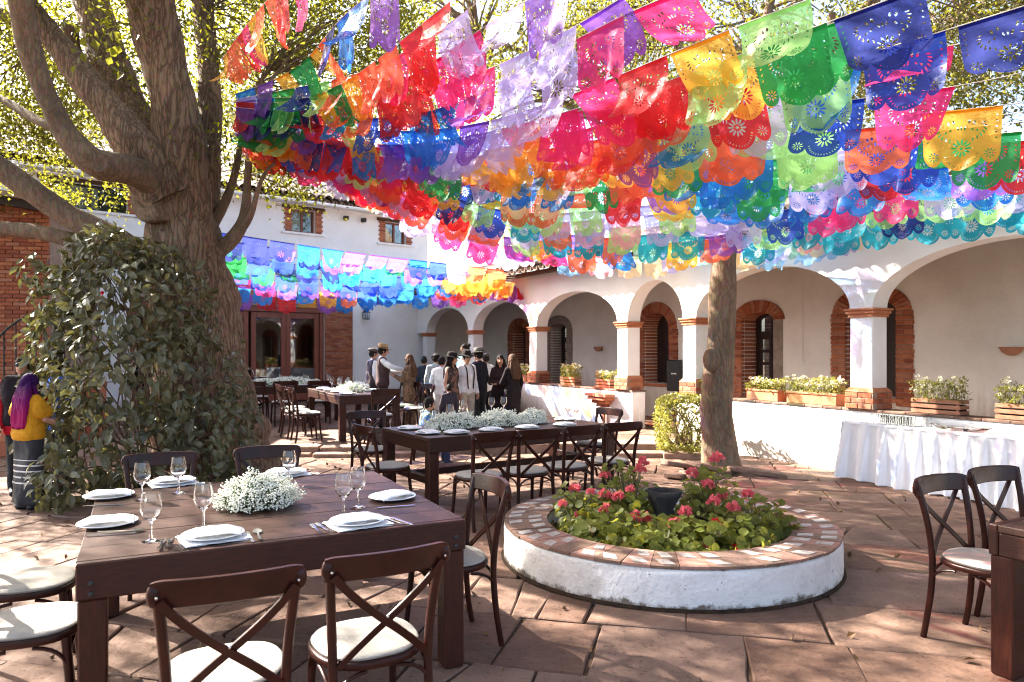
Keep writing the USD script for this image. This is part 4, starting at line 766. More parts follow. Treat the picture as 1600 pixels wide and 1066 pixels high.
def b_fork(t):
    h = Polygon([(-.009, -.09), (.009, -.09), (.0045, .02), (.011, .04), (.011, .06), (-.011, .06), (-.011, .04), (-.0045, .02)]).segmentize(.012)
    tines = unary_union([h] + [sbox(-.011 + k * .0062, .055, -.011 + k * .0062 + .0034, .1) for k in range(4)]).segmentize(.012); part(t, 'fork', bent(tines, .002, lambda y: .006 + 1.2 * np.clip(y - .0, -1, 1) ** 2 * .6 - .06 * np.clip(y, 0, 1)), MT['steel'], smooth=30)
def b_spoon(t):
    b = affinity.scale(Point(0, .075).buffer(.03, 10), .72, 1.05); h = Polygon([(-.008, -.1), (.008, -.1), (.004, .04), (.006, .055), (-.006, .055), (-.004, .04)]); part(t, 'spoon', bent(unary_union([b, h]).segmentize(.01), .002, lambda y: .005 + .5 * y * y), MT['steel'], smooth=40)
def b_knife(t): part(t, 'knife', bent(Polygon([(-.006, -.1), (.007, -.1), (.007, 0), (.009, .06), (.007, .1), (-.001, .115), (-.006, .1)]), .003, lambda y: y * 0 + .001), MT['steel'], smooth=False)
def on(px, py, z=H + .0012): return G(px, py, z)
SET = [('left end, farther setting', 170, 777, 5, -63), ('left end, nearer setting', 168, 820, 5, -63), ('front left setting', 333, 841, 1, 27), ('front right setting', 558, 819, 1, 27), ('right end setting', 613, 779, 0, 117), ('back left setting', 271, 756, 1, 207), ('back right setting', 447, 742, 1, 207)]
for nm, px, py, st_, rz in SET:
    loc = on(px, py)
    copy_of('dinner_plate', b_plate, f'white plate on the near table, {nm}', 'plate', loc + [0, 0, .008 if st_ == 1 else 0], rz, 'plates on the near table')
    if st_ in (5, 0): copy_of('folded_napkin', b_nap, f'white napkin folded across the plate, near table {nm}', 'napkin', loc, rz + (0 if st_ == 5 else 20), 'napkins on the near table')
    else:
        copy_of('laid_napkin', b_nap2, f'white napkin spread under the plate, near table {nm}', 'napkin', loc, rz + 8, 'napkins on the near table')
        copy_of('folded_napkin', b_nap, f'white napkin lying on the plate, near table {nm}', 'napkin', loc + [0, 0, .006], rz + 90, 'napkins on the near table')
for k, (px, py, lab) in enumerate([(236, 846, 'empty wine glass nearest the camera, between the left plates'), (318, 826, 'empty wine glass left of the flower mound'), (222, 782, 'empty wine glass at the back left, before the chair rail'), (279, 771, 'empty wine glass standing at the back left plate'), (452, 757, 'empty wine glass by the back right plate, behind the flowers'), (537, 806, 'empty wine glass just behind the front right plate'), (559, 793, 'empty wine glass at the right, behind another glass')]):
    copy_of('wine_glass', b_glass, lab, 'wine glass', on(px, py), k * 40, 'wine glasses on the near table')
for px, py, rz, lab in [(252, 853, 20, 'fork left of the front left plate, outer one'), (264, 851, 23, 'fork left of the front left plate, inner one'), (494, 828, 28, 'fork left of the front right plate, outer one'), (505, 826, 33, 'fork left of the front right plate, inner one')]:
    copy_of('fork', b_fork, lab, 'fork', on(px, py), rz, 'forks on the near table')
for px, py, rz, lab in [(404, 838, 24, 'spoon right of the front left plate'), (615, 816, 40, 'spoon right of the front right plate'), (188, 832, -75, 'spoon by the nearer plate at the left end'), (487, 741, 60, 'spoon by the back right plate')]:
    copy_of('spoon', b_spoon, lab, 'spoon', on(px, py), rz, 'spoons on the near table')
for px, py, rz, lab in [(391, 840, 27, 'knife between the front left plate and its spoon'), (628, 815, 40, 'knife right of the front right plate'), (172, 836, -72, 'knife by the nearer plate at the left end'), (160, 790, -80, 'knife by the farther plate at the left end'), (620, 792, 110, 'knife beside the right end plate')]:
    copy_of('table_knife', b_knife, lab, 'knife', on(px, py), rz, 'knives on the near table')
def blossom(n, rx, ry, rz_, seed, r=.0058):
    rg = np.random.default_rng(seed); u = rg.normal(size=(n, 3)); u[:, 2] = np.abs(u[:, 2]); u /= np.linalg.norm(u, axis=1, keepdims=True)
    q = .62 + .42 * rg.random(n) ** .5; q *= 1 + .42 * (fbm(u * 3.6 + seed, 3) - .5) * 2; pos = u * q[:, None] * [rx, ry, rz_]; pos[:, 2] += .01
    oc = np.array([[1, 0, 0], [-1, 0, 0], [0, 1, 0], [0, -1, 0], [0, 0, 1], [0, 0, -1]], float); of = np.array([[0, 2, 4], [2, 1, 4], [1, 3, 4], [3, 0, 4], [2, 0, 5], [1, 2, 5], [3, 1, 5], [0, 3, 5]])
    s = rg.uniform(.6, 1.25, (n, 1, 1)) * r; v = (pos[:, None] + oc[None] * s + rg.normal(size=(n, 6, 3)) * r * .18).reshape(-1, 3); f = (np.arange(n)[:, None, None] * 6 + of[None]).reshape(-1, 3); return (v, f), pos
def gyps(label, loc, rz, rx, ry, h, n, seed, group='baby\'s breath mounds on the tables', r=.0058):
    t = thing('flower_mound', label, 'flowers', loc, rz, group); m, pos = blossom(n, rx, ry, h, seed, r); part(t, 'blossoms', m, MT['gyp'], smooth=False, kind='stuff')
    part(t, 'stems', cat([tube([p * [.35, .35, .1], p * .8, p], .0016, 3, False) for p in pos[::9]]), MT['gypstem'], smooth=False, kind='stuff')
    rg = np.random.default_rng(seed); u = rg.normal(size=(260, 3)); u[:, 2] = np.abs(u[:, 2]); u /= np.linalg.norm(u, axis=1, keepdims=True); part(t, 'foliage', leaves(u * [rx * .72, ry * .72, h * .72] + [0, 0, .01], u, .05, rg, .4), MT['gypstem'], smooth=False, kind='stuff')
gyps('domed mound of tiny white blossom on the near table', G(402, 792, H + .002), 27, .225, .18, .175, 3600, 1, r=.0054)
for i, (a, b, rx, ry, h, lab) in enumerate([(.62, .62, .33, .16, .17, 'left white blossom mound along the middle table'), (1.22, .62, .32, .16, .165, 'middle white blossom mound along the middle table'), (1.68, .62, .2, .13, .15, 'small right white blossom mound on the middle table')]):
    gyps(lab, TBB.at(a, b, H + .002), 33, rx, ry, h, 2600, 5 + i, r=.0085)
gyps('white blossom mound on the narrow terrace table', TC.at(.55, 1.2, H + .002), 27, .28, .45, .15, 1500, 9, r=.012)
gyps('white blossom row on the farthest table', TD.at(1.2, .5, H + .002), 27, .8, .2, .15, 1500, 10, r=.014)
g2 = 'plates with napkins on the middle table'
for a, b, r, lab in [(.16, .35, -90, 'left end front'), (.18, .85, -90, 'left end back'), (.42, .2, 0, 'front, first from left'), (.85, .2, 0, 'front, second from left'), (1.32, .2, 0, 'front, third from left'), (1.85, .2, 0, 'front, rightmost'), (2.25, .72, 90, 'right end')]:
    copy_of('dinner_plate', b_plate, f'white plate on the middle table, {lab}', 'plate', TBB.at(a, b, H + .004), 33 + r, g2)
    copy_of('folded_napkin', b_nap, f'white napkin on its plate, middle table {lab}', 'napkin', TBB.at(a, b, H + .004), 33 + r + 90, 'napkins on the middle table')
for px, py, lab in [(658, 658, 'wine glass at the left corner of the middle table'), (680, 674, 'wine glass in front, left end of the middle table'), (703, 660, 'wine glass left of the white blossom on the middle table'), (723, 650, 'wine glass behind the left blossom mound'), (768, 646, 'wine glass behind the gap of the blossom mounds'), (787, 645, 'wine glass behind the middle blossom mound'), (888, 655, 'wine glass at the right of the middle table, left of two'), (900, 658, 'wine glass at the right of the middle table, right of two')]:
    copy_of('wine_glass', b_glass, lab, 'wine glass', G(px, py, H + .002), 0, 'wine glasses on the middle table')
for k in range(8):
    nth = f'{["left", "right"][k % 2]} side, {["first", "second", "third", "fourth"][k // 2]} from its near end'
    a, b = (.2 if k % 2 == 0 else .85), .3 + .3 * k
    copy_of('dinner_plate', b_plate, f'white plate on the narrow terrace table, {nth}', 'plate', TC.at(a, b, H + .003), 27, 'plates on the narrow terrace table')
    copy_of('folded_napkin', b_nap, f'napkin on the narrow terrace table, {nth}', 'napkin', TC.at(a, b, H + .003), 27 + 90, 'napkins on the narrow terrace table')
    copy_of('wine_glass', b_glass, f'wine glass on the narrow terrace table, {nth}', 'wine glass', TC.at(.5 + (.12 if k % 2 else -.12), b + .1, H + .002), 0, 'glasses on the narrow terrace table')
for k in range(5):
    nth = ['leftmost', 'second from left', 'middle', 'second from right', 'rightmost'][k]
    copy_of('dinner_plate', b_plate, f'{nth} white plate on the farthest table by the doors', 'plate', TD.at(.25 + .42 * k, .2, H + .003), 0, 'plates on the farthest table')
    copy_of('wine_glass', b_glass, f'{nth} wine glass on the farthest table by the doors', 'wine glass', TD.at(.1 + .5 * k, .32, H + .002), 0, 'glasses on the farthest table')

# ------------------------------------------------ buffet along the arcade wall
bl = 6.4; bf = thing('buffet_table', 'long buffet table with white pleated skirt along the arcade wall at right', 'table', (*arc(-.0, -.05), 0), AROT)
BZ, bd = .74, .46
n = 520; xs = np.linspace(.12, bl, n); ph = np.cumsum(.75 + .5 * noise(np.c_[xs * 2, xs * 0, xs * 0], 4)); ph = ph / ph[-1] * (bl / .21) * 2 * math.pi
rows = 9; V = []
for k, z in enumerate(np.linspace(BZ - .004, .015, rows)):
    q = k / (rows - 1); A = .006 + .042 * q ** .8; wv = np.tanh(1.6 * np.sin(ph + .5 * q * np.sin(xs * 3))) ; V.append(np.c_[xs + .02 * q * np.cos(ph) - .10 * q * (xs < .4) * (1 - (xs - .12) / .28), -bd - .03 * q - A * (wv + .6), np.full(n, z) + .012 * q * np.sin(xs * 5)])
v = np.vstack(V); i, j = np.meshgrid(np.arange(rows - 1), np.arange(n - 1), indexing='ij'); q = np.stack([i * n + j, i * n + j + 1, (i + 1) * n + j + 1, (i + 1) * n + j], -1).reshape(-1, 4)
part(bf, 'pleated_skirt', (v, q[:, ::-1]), MT['linen'], smooth=True)
y = np.linspace(-bd - .03, -.05, 8); V = np.vstack([np.c_[np.full(8, .12) - .10 * k, y, np.full(8, BZ - k * (BZ - .02))] + np.c_[-.02 * k * np.sin(y * 40), y * 0, y * 0] for k in (0, .5, 1)]); q = grid_faces(3, 8, False); part(bf, 'end_skirt', (V, q), MT['linen'], smooth=True)
part(bf, 'table_top', rbox(.1, bl, -bd - .012, -.03, BZ - .035, BZ, .012), MT['linen'])
for x in (.5, 3, 5.8):
    for yy in (-bd + .06, -.12): part(bf, 'leg', box(x, x + .04, yy, yy + .04, 0, BZ - .04), MT['iron'], smooth=False)
def b_tumbler(t): part(t, 'glass', lathe([(0, 0), (.028, 0), (.03, .004), (.034, .11), (.0325, .11), (.0285, .008), (0, .007)], 20), MT['glass'], smooth=50)
rnd = random.Random(3); c_, s_ = math.cos(math.radians(AROT)), math.sin(math.radians(AROT)); bo = arc(0, -.05)
def bfat(x, y, z): return (bo[0] + c_ * x - s_ * y, bo[1] + s_ * x + c_ * y, z)
for k in range(30):
    copy_of('tumbler', b_tumbler, 'clear tumbler in the rows of glasses at the far end of the buffet', 'tumbler', bfat(.42 + .085 * (k // 4) , -.12 - .08 * (k % 4), BZ + .002), 0, 'tumblers on the buffet')
bw = thing('glass_tray', 'wide shallow clear glass dish on the buffet beside the tumblers', 'dish', bfat(1.45, -.22, BZ + .002), AROT)
part(bw, 'dish', (lambda m: (m[0] * [2.0, 1, 1], m[1]))(lathe([(0, 0), (.13, 0), (.17, .05), (.165, .052), (.126, .006), (0, .006)], 32)), MT['glass'], smooth=50)
for k in range(6): copy_of('tumbler', b_tumbler, 'clear tumbler at the near end of the buffet by the right edge', 'tumbler', bfat(2.3 + .08 * (k // 2), -.13 - .09 * (k % 2), BZ + .002), 0, 'tumblers by the right edge')
b2 = thing('far_buffet_table', 'white draped buffet table under the far arches behind the guests', 'table', (*arc(10.9, -.55), 0), AROT)
xs = np.linspace(-2.0, 2.2, 160); V = np.vstack([np.c_[xs, -.3 - .05 * k - .018 * k * np.sin(xs * 17 + 2 * np.sin(xs * 4)), np.full(160, TZ + .82 - .8 * k)] for k in np.linspace(0, 1, 6)]); part(b2, 'tablecloth', (V, grid_faces(6, 160, False)[:, ::-1]), MT['linen'], smooth=True)
part(b2, 'table_top', rbox(-2.0, 2.2, -.305, .3, TZ + .79, TZ + .822, .01), MT['linen'])
for x in (-1.2, -.3, .6, 1.4): part(b2, 'pennant_drape', (np.array([[x, -.335, TZ + .81], [x + .3, -.335, TZ + .81], [x + .15, -.372, TZ + .5], [x, -.31, TZ + .824], [x + .3, -.31, TZ + .824]]), np.array([[0, 2, 1], [0, 1, 4], [0, 4, 3]])), MT['linen'], smooth=False)

# ------------------------------------------------ flower crates on the arcade wall
def crate(label, s, d, L, kind, mt, seed, fl='petalwhite', tall=.16):
    p = arc(s, d); t = thing('flower_crate', label, 'planter box', (p[0], p[1], .87), AROT, 'flower boxes on the arcade wall'); rg = np.random.default_rng(seed)
    if kind == 'slat':
        for z in (.0, .065, .13):
            for y in (-.1, .088): part(t, 'slat', rbox(-L / 2, L / 2, y, y + .012, z + .004, z + .05, .003), MT['crate'], smooth=False)
            for x in (-L / 2 + .002, L / 2 - .014): part(t, 'end_slat', rbox(x, x + .012, -.087, .087, z + .006, z + .048, .003), MT['crate'], smooth=False)
        for x in (-L / 2 + .02, L / 2 - .05): part(t, 'corner_post', rbox(x, x + .03, -.085, -.06, .0, .17, .003), MT['crate'], smooth=False)
    else:
        part(t, 'trough', cat([rbox(-L / 2, L / 2, -.1, -.08, 0, .16, .006), rbox(-L / 2, L / 2, .08, .1, 0, .16, .006), rbox(-L / 2, -L / 2 + .02, -.08, .08, 0, .16, .006), rbox(L / 2 - .02, L / 2, -.08, .08, 0, .16, .006)]), MT['terracotta'])
        part(t, 'rim', rbox(-L / 2 - .012, L / 2 + .012, -.112, -.08, .14, .172, .006), MT['terracotta'])
    part(t, 'soil', box(-L / 2 + .02, L / 2 - .02, -.08, .08, .01, .12), MT['soil'], smooth=False)
    n = int(1100 * L); u = rg.uniform(-1, 1, (n, 3)); pos = u * [L / 2 + .02, .13, tall * .5] + [0, 0, .15 + tall * .5]; pos[:, 2] *= .85 + .4 * noise(pos * 7 + seed); part(t, 'foliage', leaves(pos, u, .045, rg, .5), MT['hedge'], smooth=False, kind='stuff')
    for k in range(int(70 * L)):
        c = np.array([rg.uniform(-L / 2, L / 2), rg.uniform(-.12, .1), .15 + tall * rg.uniform(.5, 1.25)]); part(t, 'flower_head', umbel(c, rg.uniform(.02, .032), rg, 14), MT[fl], smooth=False)
    part(t, 'stems', cat([tube([(x, 0, .1), (x + rg.normal() * .03, rg.normal() * .05, .1 + tall * 1.1)], .003, 4, False) for x in rg.uniform(-L / 2, L / 2, 24)]), MT['stem'], smooth=False, kind='stuff')
crate('terracotta trough with sunlit cream flowers, left of the brick pillar base pair', 1.75, .165, .62, 'trough', 0, 1)
crate('larger terracotta trough of cream flowers beside the brick pillar base', .85, .165, .85, 'trough', 0, 2, tall=.2)
crate('slatted crate of green plants and white flowers right of the brick pillar base', -.95, .165, .6, 'slat', 0, 3, tall=.24)
crate('slatted crate with white and red flowers near the right edge', -1.95, .165, .62, 'slat', 0, 4, tall=.26)
crate('flower box half hidden behind the slim tree', 2.85, .165, .45, 'trough', 0, 5)
crate('flower crate beside the narrow entrance on the far wall', 5.95, .165, .5, 'slat', 0, 6, 'petalwhite')
crate('flower crate with yellow flowers on the far wall, middle', 7.3, .165, .6, 'slat', 0, 7, tall=.26)
crate('leftmost flower crate on the far wall behind the dressed women', 9.6, .165, .9, 'trough', 0, 8, tall=.22)
# ------------------------------------------------ wall fittings
def iw(s, d, z): p = arc(s, d); return (p[0], p[1], z)
def b_sconce(t): part(t, 'shade', (lambda m: (m[0] * [1, .62, 1], m[1]))(lathe([(0, -.11), (.06, -.1), (.12, -.06), (.16, 0), (.165, .012), (.15, .012), (.14, 0), (.1, -.045), (.05, -.08), (0, -.085)], 28)), MT['crate'], smooth=50); part(t, 'wall_plate', box(-.05, .05, .02, .1, -.08, -.02), MT['iron'], smooth=False)
for s, z, lab in ((-.78, 1.68, 'brown half bowl wall lamp at the right edge above the flower crate'), (9.0, 1.72, 'small brown half bowl wall lamp inside the far arch')): copy_of('wall_sconce', b_sconce, lab, 'wall lamp', iw(s, IY - .1, z), AROT, 'half bowl wall lamps')
cd = thing('wall_conduit', 'thin electric conduit running down the inner wall between door and pillar', 'conduit'); a = np.array(iw(2.75, IY - .012, 1.45)); part(cd, 'pipe', tube([a, a + [0, 0, 1.6]], .008, 6), MT['old_stucco']); part(cd, 'switch', (lambda m: m)(rbox(*(a[0] - .03, a[0] + .03, a[1] - .03, a[1] + .02, a[2] - .08, a[2]), .006)), MT['old_stucco'])
sp = thing('loudspeaker', 'black loudspeaker in the narrow entrance beside the pillar', 'speaker', iw(5.55, IY - .45, .78), AROT + 12)
part(sp, 'cabinet', rbox(-.2, .2, -.17, .17, 0, .66, .02), MT['plastic']); part(sp, 'grille', rbox(-.18, .18, -.18, -.168, .02, .64, .004), MT['iron']); part(sp, 'logo', cat([box(-.06 + k * .034, -.036 + k * .034, -.184, -.1805, .36, .385) for k in range(4)]), MT['white'], smooth=False); part(sp, 'stand_pole', tube([(0, 0, -.66), (0, 0, .0)], .02, 10), MT['iron']); 
for k in range(3): part(sp, 'stand_foot', tube([(0, 0, -.4), (.3 * math.cos(k * 2.1), .3 * math.sin(k * 2.1), -.64)], .012, 8), MT['iron'])
p = (lambda k: np.array([CX, CY]) + np.array([.778, .629]) * k + np.array([.629, -.778]) * .14)(-1.95); ln = thing('wall_lantern', 'small black iron lantern on the white house wall', 'lantern', (p[0], p[1], 2.62), HROT)
part(ln, 'cage', cat([tube([(a * .07, b * .07, 0), (a * .09, b * .09, .2)], .008, 5) for a in (-1, 1) for b in (-1, 1)] + [rbox(-.08, .08, -.08, .08, -.02, .0, .004), rbox(-.1, .1, -.1, .1, .2, .215, .004), tube([(0, .0, .34), (0, .06, .40), (0, .13, .34), (0, .135, .2)], .01, 6), tube([(0, 0, .32), (0, 0, .35)], .014, 6)]), MT['iron'])
part(ln, 'roof', lathe([(0, .33), (.03, .31), (.115, .22), (.11, .216), (0, .216)], 4), MT['iron'], smooth=False); part(ln, 'glass', rbox(-.068, .068, -.068, .068, .002, .198, .004), MT['pane'])
bs = thing('brick_basin', 'small brick wall basin on the sunlit arcade wall end', 'basin', (*arc(5.75, -.02), 0), AROT); rnd = random.Random(12)
for r, (w, z) in enumerate([(.16, .50), (.24, .57), (.32, .64), (.36, .71)]):
    for k in range(2): part(bs, 'brick', rbox(-w + k * w + .004, k * w - .004, -w * .7, .0, z, z + .062, .006), MT[f'brick{rnd.randrange(4)}'], smooth=False)
part(bs, 'stem', rbox(-.035, .035, -.05, .0, .05, .497, .008), MT['terracotta'])
# spiral stair rail by the brick outbuilding
rl = thing('stair_railing', 'curved black iron stair railing with thin uprights against the brick building', 'railing')
hp_ = [P(-60, 580, 11.2), P(-20, 550, 11.2), (P(10, 515, 11.4)), P(40, 495, 11.7), P(70, 482, 12.2), P(110, 476, 12.6)]; C = curve(hp_, 40); part(rl, 'handrail', tube(C, .02, 8), MT['iron'])
for k in range(3, 39, 4): part(rl, 'upright', tube([C[k], [C[k][0], C[k][1], max(.1, C[k][2] - 1.25)]], .012, 6), MT['iron'])
ss = thing('brick_stair', 'flight of brick steps behind the curved railing', 'stairs')
for k in range(6): a = C[4 + k * 5]; part(ss, 'step', rbox(a[0] - .5, a[0] + .5, a[1] - .02 + .0, a[1] + 1.1, 0 if k == 0 else .1, max(.16, a[2] - 1.2), .01), MT[f'brick{k % 4}'], smooth=False)
# ------------------------------------------------ people
CL = {}
def cloth(name, c, **k):
    if name not in CL: CL[name] = M('cloth_' + name, c, tuple(x * .7 for x in c), k.get('scale', 9), .85, .9, 11, .12, bdist=.03, lo=k.get('lo', .3), hi=k.get('hi', .7))
    return CL[name]
SKIN = M('skin', (.44, .24, .16), (.38, .19, .12), 8, .55, 0, 30, .35); LIP = M('lips', (.40, .12, .10), (.36, .1, .09), 8, .5)
HAIR = {'black': M('black_hair', (.02, .014, .012), (.010, .008, .007), 18, .7, .4, 60, .08, stretch=(6, 6, 1)), 'brown': M('brown_hair', (.10, .05, .028), (.045, .022, .013), 18, .7, .4, 60, .1, stretch=(6, 6, 1))}
HAIR['magenta'] = usdkit.material(stage, '/World/Looks/dyed_hair', {'tc': ('texture_coordinate', {}), 's': ('separate_xyz', {}), 'm': ('map_range', {'from_min': .95, 'from_max': 1.3, 'to_min': 0., 'to_max': 1.}), 'r': ('rgb_ramp', {'ramp': [(0, (.22, .006, .06)), (.45, (.13, .006, .07)), (1, (.028, .006, .05))]}),
    'mp': ('mapping', {'scale': (9, 9, 1)}), 'n': ('noise_texture', {'scale': 14}), 'b': ('bump', {'strength': .5, 'distance': .01}), 'p': ('principled_bsdf', {'roughness': .7, 'specular_ior_level': .06})},
    [('tc.object', 's.vector'), ('s.z', 'm.value'), ('m.result', 'r.fac'), ('r.color', 'p.base_color'), ('tc.object', 'mp.vector'), ('mp.vector', 'n.vector'), ('n.fac', 'b.height'), ('b.normal', 'p.normal')], surface='p.BSDF')
FLORAL = {}
def floral(name, base, spots, scale=14):
    FLORAL[name] = usdkit.material(stage, '/World/Looks/print_' + name, {'tc': ('texture_coordinate', {}), 'n': ('noise_texture', {'scale': scale, 'detail': 2}), 'r': ('rgb_ramp', {'ramp': [(0, base), (.5, base)] + [(.54 + .09 * i, c) for i, c in enumerate(spots)]}), 'p': ('principled_bsdf', {'roughness': .8})},
        [('tc.object', 'n.vector'), ('n.fac', 'r.fac'), ('r.color', 'p.base_color')], surface='p.BSDF'); return FLORAL[name]
floral('dark', (.02, .012, .012), [(.22, .12, .07), (.10, .03, .03)]); floral('fur', (.09, .045, .022), [(.26, .15, .075), (.05, .02, .015)], 18); floral('blue', (.05, .16, .40), [(.55, .45, .12), (.08, .35, .2), (.5, .5, .55)], 20)
STRIPE = usdkit.material(stage, '/World/Looks/striped_cloth', {'tc': ('texture_coordinate', {}), 's': ('separate_xyz', {}), 'm': ('math', {'math_type': 'multiply', 'value2': 17.0}), 'f': ('math', {'math_type': 'fraction'}), 'r': ('rgb_ramp', {'ramp': [(0, (.012, .011, .012)), (.72, (.012, .011, .012)), (.76, (.45, .42, .38)), (1, (.45, .42, .38))]}), 'z': ('rgb_ramp', {'interpolate': False, 'ramp': [(0, (0, 0, 0)), (.24, (1, 1, 1)), (.52, (0, 0, 0))]}), 'x': ('mix_color', {'blend_type': 'multiply', 'fac': 1.0}), 'q': ('mix_color', {'blend_type': 'add', 'fac': 1.0, 'b': (.012, .011, .012)}), 'p': ('principled_bsdf', {'roughness': .85})},
    [('tc.object', 's.vector'), ('s.z', 'm.value1'), ('m.value', 'f.value1'), ('f.value', 'r.fac'), ('s.z', 'z.fac'), ('r.color', 'x.a'), ('z.color', 'x.b'), ('x.result', 'q.a'), ('q.result', 'p.base_color')], surface='p.BSDF')
def ball(c, r, s=(1, 1, 1), n=20): return m3.Manifold.sphere(r, n).scale(tuple(s)).translate(tuple(map(float, c)))
def hull(*b): return m3.Manifold.batch_hull([ball(c, r) for c, r in b])
def soft(parts_, ref=.03, it=8):
    m = m3.Manifold.batch_boolean(parts_, m3.OpType.Add).refine_to_length(ref); v, f = arr(m); t = trimesh.Trimesh(v, f, process=True); trimesh.smoothing.filter_taubin(t, iterations=it); return np.array(t.vertices), np.array(t.faces)
def person(label, x, y, z0, face, Ht, top='shirt', topc=(.7, .7, .7), bottom='trousers', botc=(.03, .03, .03), hair='short', hairc='black', hat=None, glasses=False, female=False, arms={}, sit=False, yaw=0, sleeve='long', lean=0, vest=None, extra=None, build=1.0):
    t = thing('person', label, 'person', (x, y, z0), face); k = Ht / 1.74; fw = .9 if female else 1.0; S = lambda p: np.array(p, float)
    dz = -.44 if sit else 0.0; ln = math.radians(lean); piv = np.array([0, 0, .93 + dz])
    def U(p):                                           # upper body: drop when seated, lean forward
        p = S(p) + [0, 0, dz]; q = p - piv; c, s = math.cos(ln), math.sin(ln); return piv + [q[0], q[1] * c + q[2] * s, -q[1] * s + q[2] * c]
    def HD(p):                                          # head turn
        a = math.radians(yaw); p = S(p) - [0, 0, .028]; return U([math.cos(a) * p[0] - math.sin(a) * p[1], math.sin(a) * p[0] + math.cos(a) * p[1], p[2]])
    def two(x_, y_, z_, r): return [(U([x_, y_, z_]), r), (U([-x_, y_, z_]), r)]
    b = build; sh, ch, wa, hp_ = two(.125 * fw, -.01, 1.375, .066), two(.085 * fw * b, .012, 1.235, .105 * fw * b), two(.065 * b, .0, 1.085, .092 * (.86 if female else 1) * b), two(.085, -.005, .935, .105 * b)
    torso = lambda e: [hull(*[(c, r + e) for c, r in sh + ch]), hull(*[(c, r + e) for c, r in ch + wa]), hull(*[(c, r + e) for c, r in wa + hp_])]
    neck = hull((U([0, -.02, 1.40]), .056 * fw), (HD([0, .005, 1.53]), .047 * fw)); J = {}
    for s, n_ in ((1, 'R'), (-1, 'L')):
        e, w = arms.get(n_, ([s * .235 * fw, -.04, 1.12], [s * .235 * fw, .05, .875])); J[n_] = (U([s * .165 * fw, -.012, 1.385]), U(e), U(w))
    def arm(n_, e, to=2, r0=.05):
        a, el, w = J[n_]; o = [hull((a, r0 * fw + e), (el, .038 * fw + e))]
        if to == 2: o.append(hull((el, .038 * fw + e), (w, .027 * fw + e)))
        if to == 1: o = [hull((a, r0 * fw + e), (lerp(a, el, .55), .043 * fw + e))]
        return o
    legs = {}
    for s, n_ in ((1, 'R'), (-1, 'L')):
        legs[n_] = ([s * .09, 0, .9], [s * .1, .012, .49], [s * .105, -.02, .09]) if not sit else ([s * .09, .02, .48], [s * .11, .42, .50], [s * .11, .42, .09])
    def leg(n_, e, foot=False):
        a, kn, an = [S(p) for p in legs[n_]]; ca = lerp(kn, an, .3) + [0, -.018, 0]; o = [hull((a, .088 + e), (kn, .056 + e)), hull((kn, .056 + e), (ca, .053 + e)), hull((ca, .053 + e), (an, .036 + e))]
        if foot: o += [hull((an + [0, -.03, -.05], .036), (an + [0, .12, -.06], .028), (an, .036))]
        return o
    hc = HD([0, .02, 1.622]); a = math.radians(yaw); Rz = lambda m: m.rotate((0, 0, yaw))
    head = Rz(ball((0, 0, 0), 1, (.073, .092, .112), 28)).translate(tuple(hc))
    jaw = m3.Manifold.batch_hull([ball(HD([0, .06, 1.556]), .032), ball(HD([.035, .01, 1.575]), .04), ball(HD([-.035, .01, 1.575]), .04), ball(HD([0, .05, 1.62]), .055)])
    nose = hull((HD([0, .105, 1.632]), .009), (HD([0, .122, 1.600]), .012), (HD([.012, .108, 1.597]), .01), (HD([-.012, .108, 1.597]), .01)); ears = [ball(HD([s * .074, .01, 1.615]), 1, (.012, .02, .03), 12) for s in (-1, 1)]
    body = soft(torso(0) + [neck, hull((U([0, -.02, 1.42]), .05), *[(c, .05) for c, r in sh])] + arm('R', 0) + arm('L', 0) + leg('R', 0, True) + leg('L', 0, True), .045, 8)
    hm = soft([head, jaw, nose] + ears, .014, 3); hands = []
    for s, n_ in ((1, 'R'), (-1, 'L')):
        _, el, w = J[n_]; d = w - el; d /= np.linalg.norm(d); side = np.cross(d, [0, 1, 0.01]); side = side / (np.linalg.norm(side) + 1e-9); fwd = np.cross(side, d); pw = side * .0 + fwd; nrm = side
        pal = [hull((w - d * .01, .023), (w + d * .03 + pw * .022, .019), (w + d * .03 - pw * .02, .018), (w + d * .075 + pw * .028, .014), (w + d * .075 - pw * .028, .014))]
        for q, L in zip((-.030, -.010, .011, .031), (.058, .072, .076, .066)):
            k0 = w + d * .078 + pw * q; k1 = k0 + d * L * .5 - nrm * s * .008; k2 = k0 + d * L * .88 - nrm * s * .028; pal += [hull((k0, .0095), (k1, .0085)), hull((k1, .0085), (k2, .007))]
        q0 = w + d * .02 + pw * .026; q1 = q0 + d * .034 + pw * .026 - nrm * s * .01; q2 = q1 + d * .03 + pw * .006 - nrm * s * .014; pal += [hull((q0, .014), (q1, .011)), hull((q1, .011), (q2, .009))]
        hands.append(arr(m3.Manifold.batch_boolean(pal, m3.OpType.Add)))
    sc = lambda m: (arr(m)[0] * k, arr(m)[1])
    bm = m3.Manifold.batch_boolean([m3.Manifold(m3.Mesh(np.asarray(v, np.float32), np.asarray(f, np.uint32))) for v, f in [body, hm] + hands], m3.OpType.Add)
    part(t, 'body', sc(bm), SKIN, smooth=50)
    part(t, 'eyes', sc(cat([arr(ball(HD([s * .031, .093, 1.634]), .011, (1, .6, .7), 12).as_original()) if False else sph(HD([s * .031, .096, 1.634]), .009, 1) for s in (-1, 1)])), HAIR['black'])
    part(t, 'brows', sc(cat([tube([HD([s * .016, .103, 1.655]), HD([s * .032, .102, 1.66]), HD([s * .05, .09, 1.654])], .0045, 5) for s in (-1, 1)])), HAIR['black' if hairc == 'magenta' else hairc])
    part(t, 'mouth', sc(xf(sph((0, 0, 0), 1, 2, (.022, .006, .007)), HD([0, .105, 1.567]), a)), LIP, smooth=60)
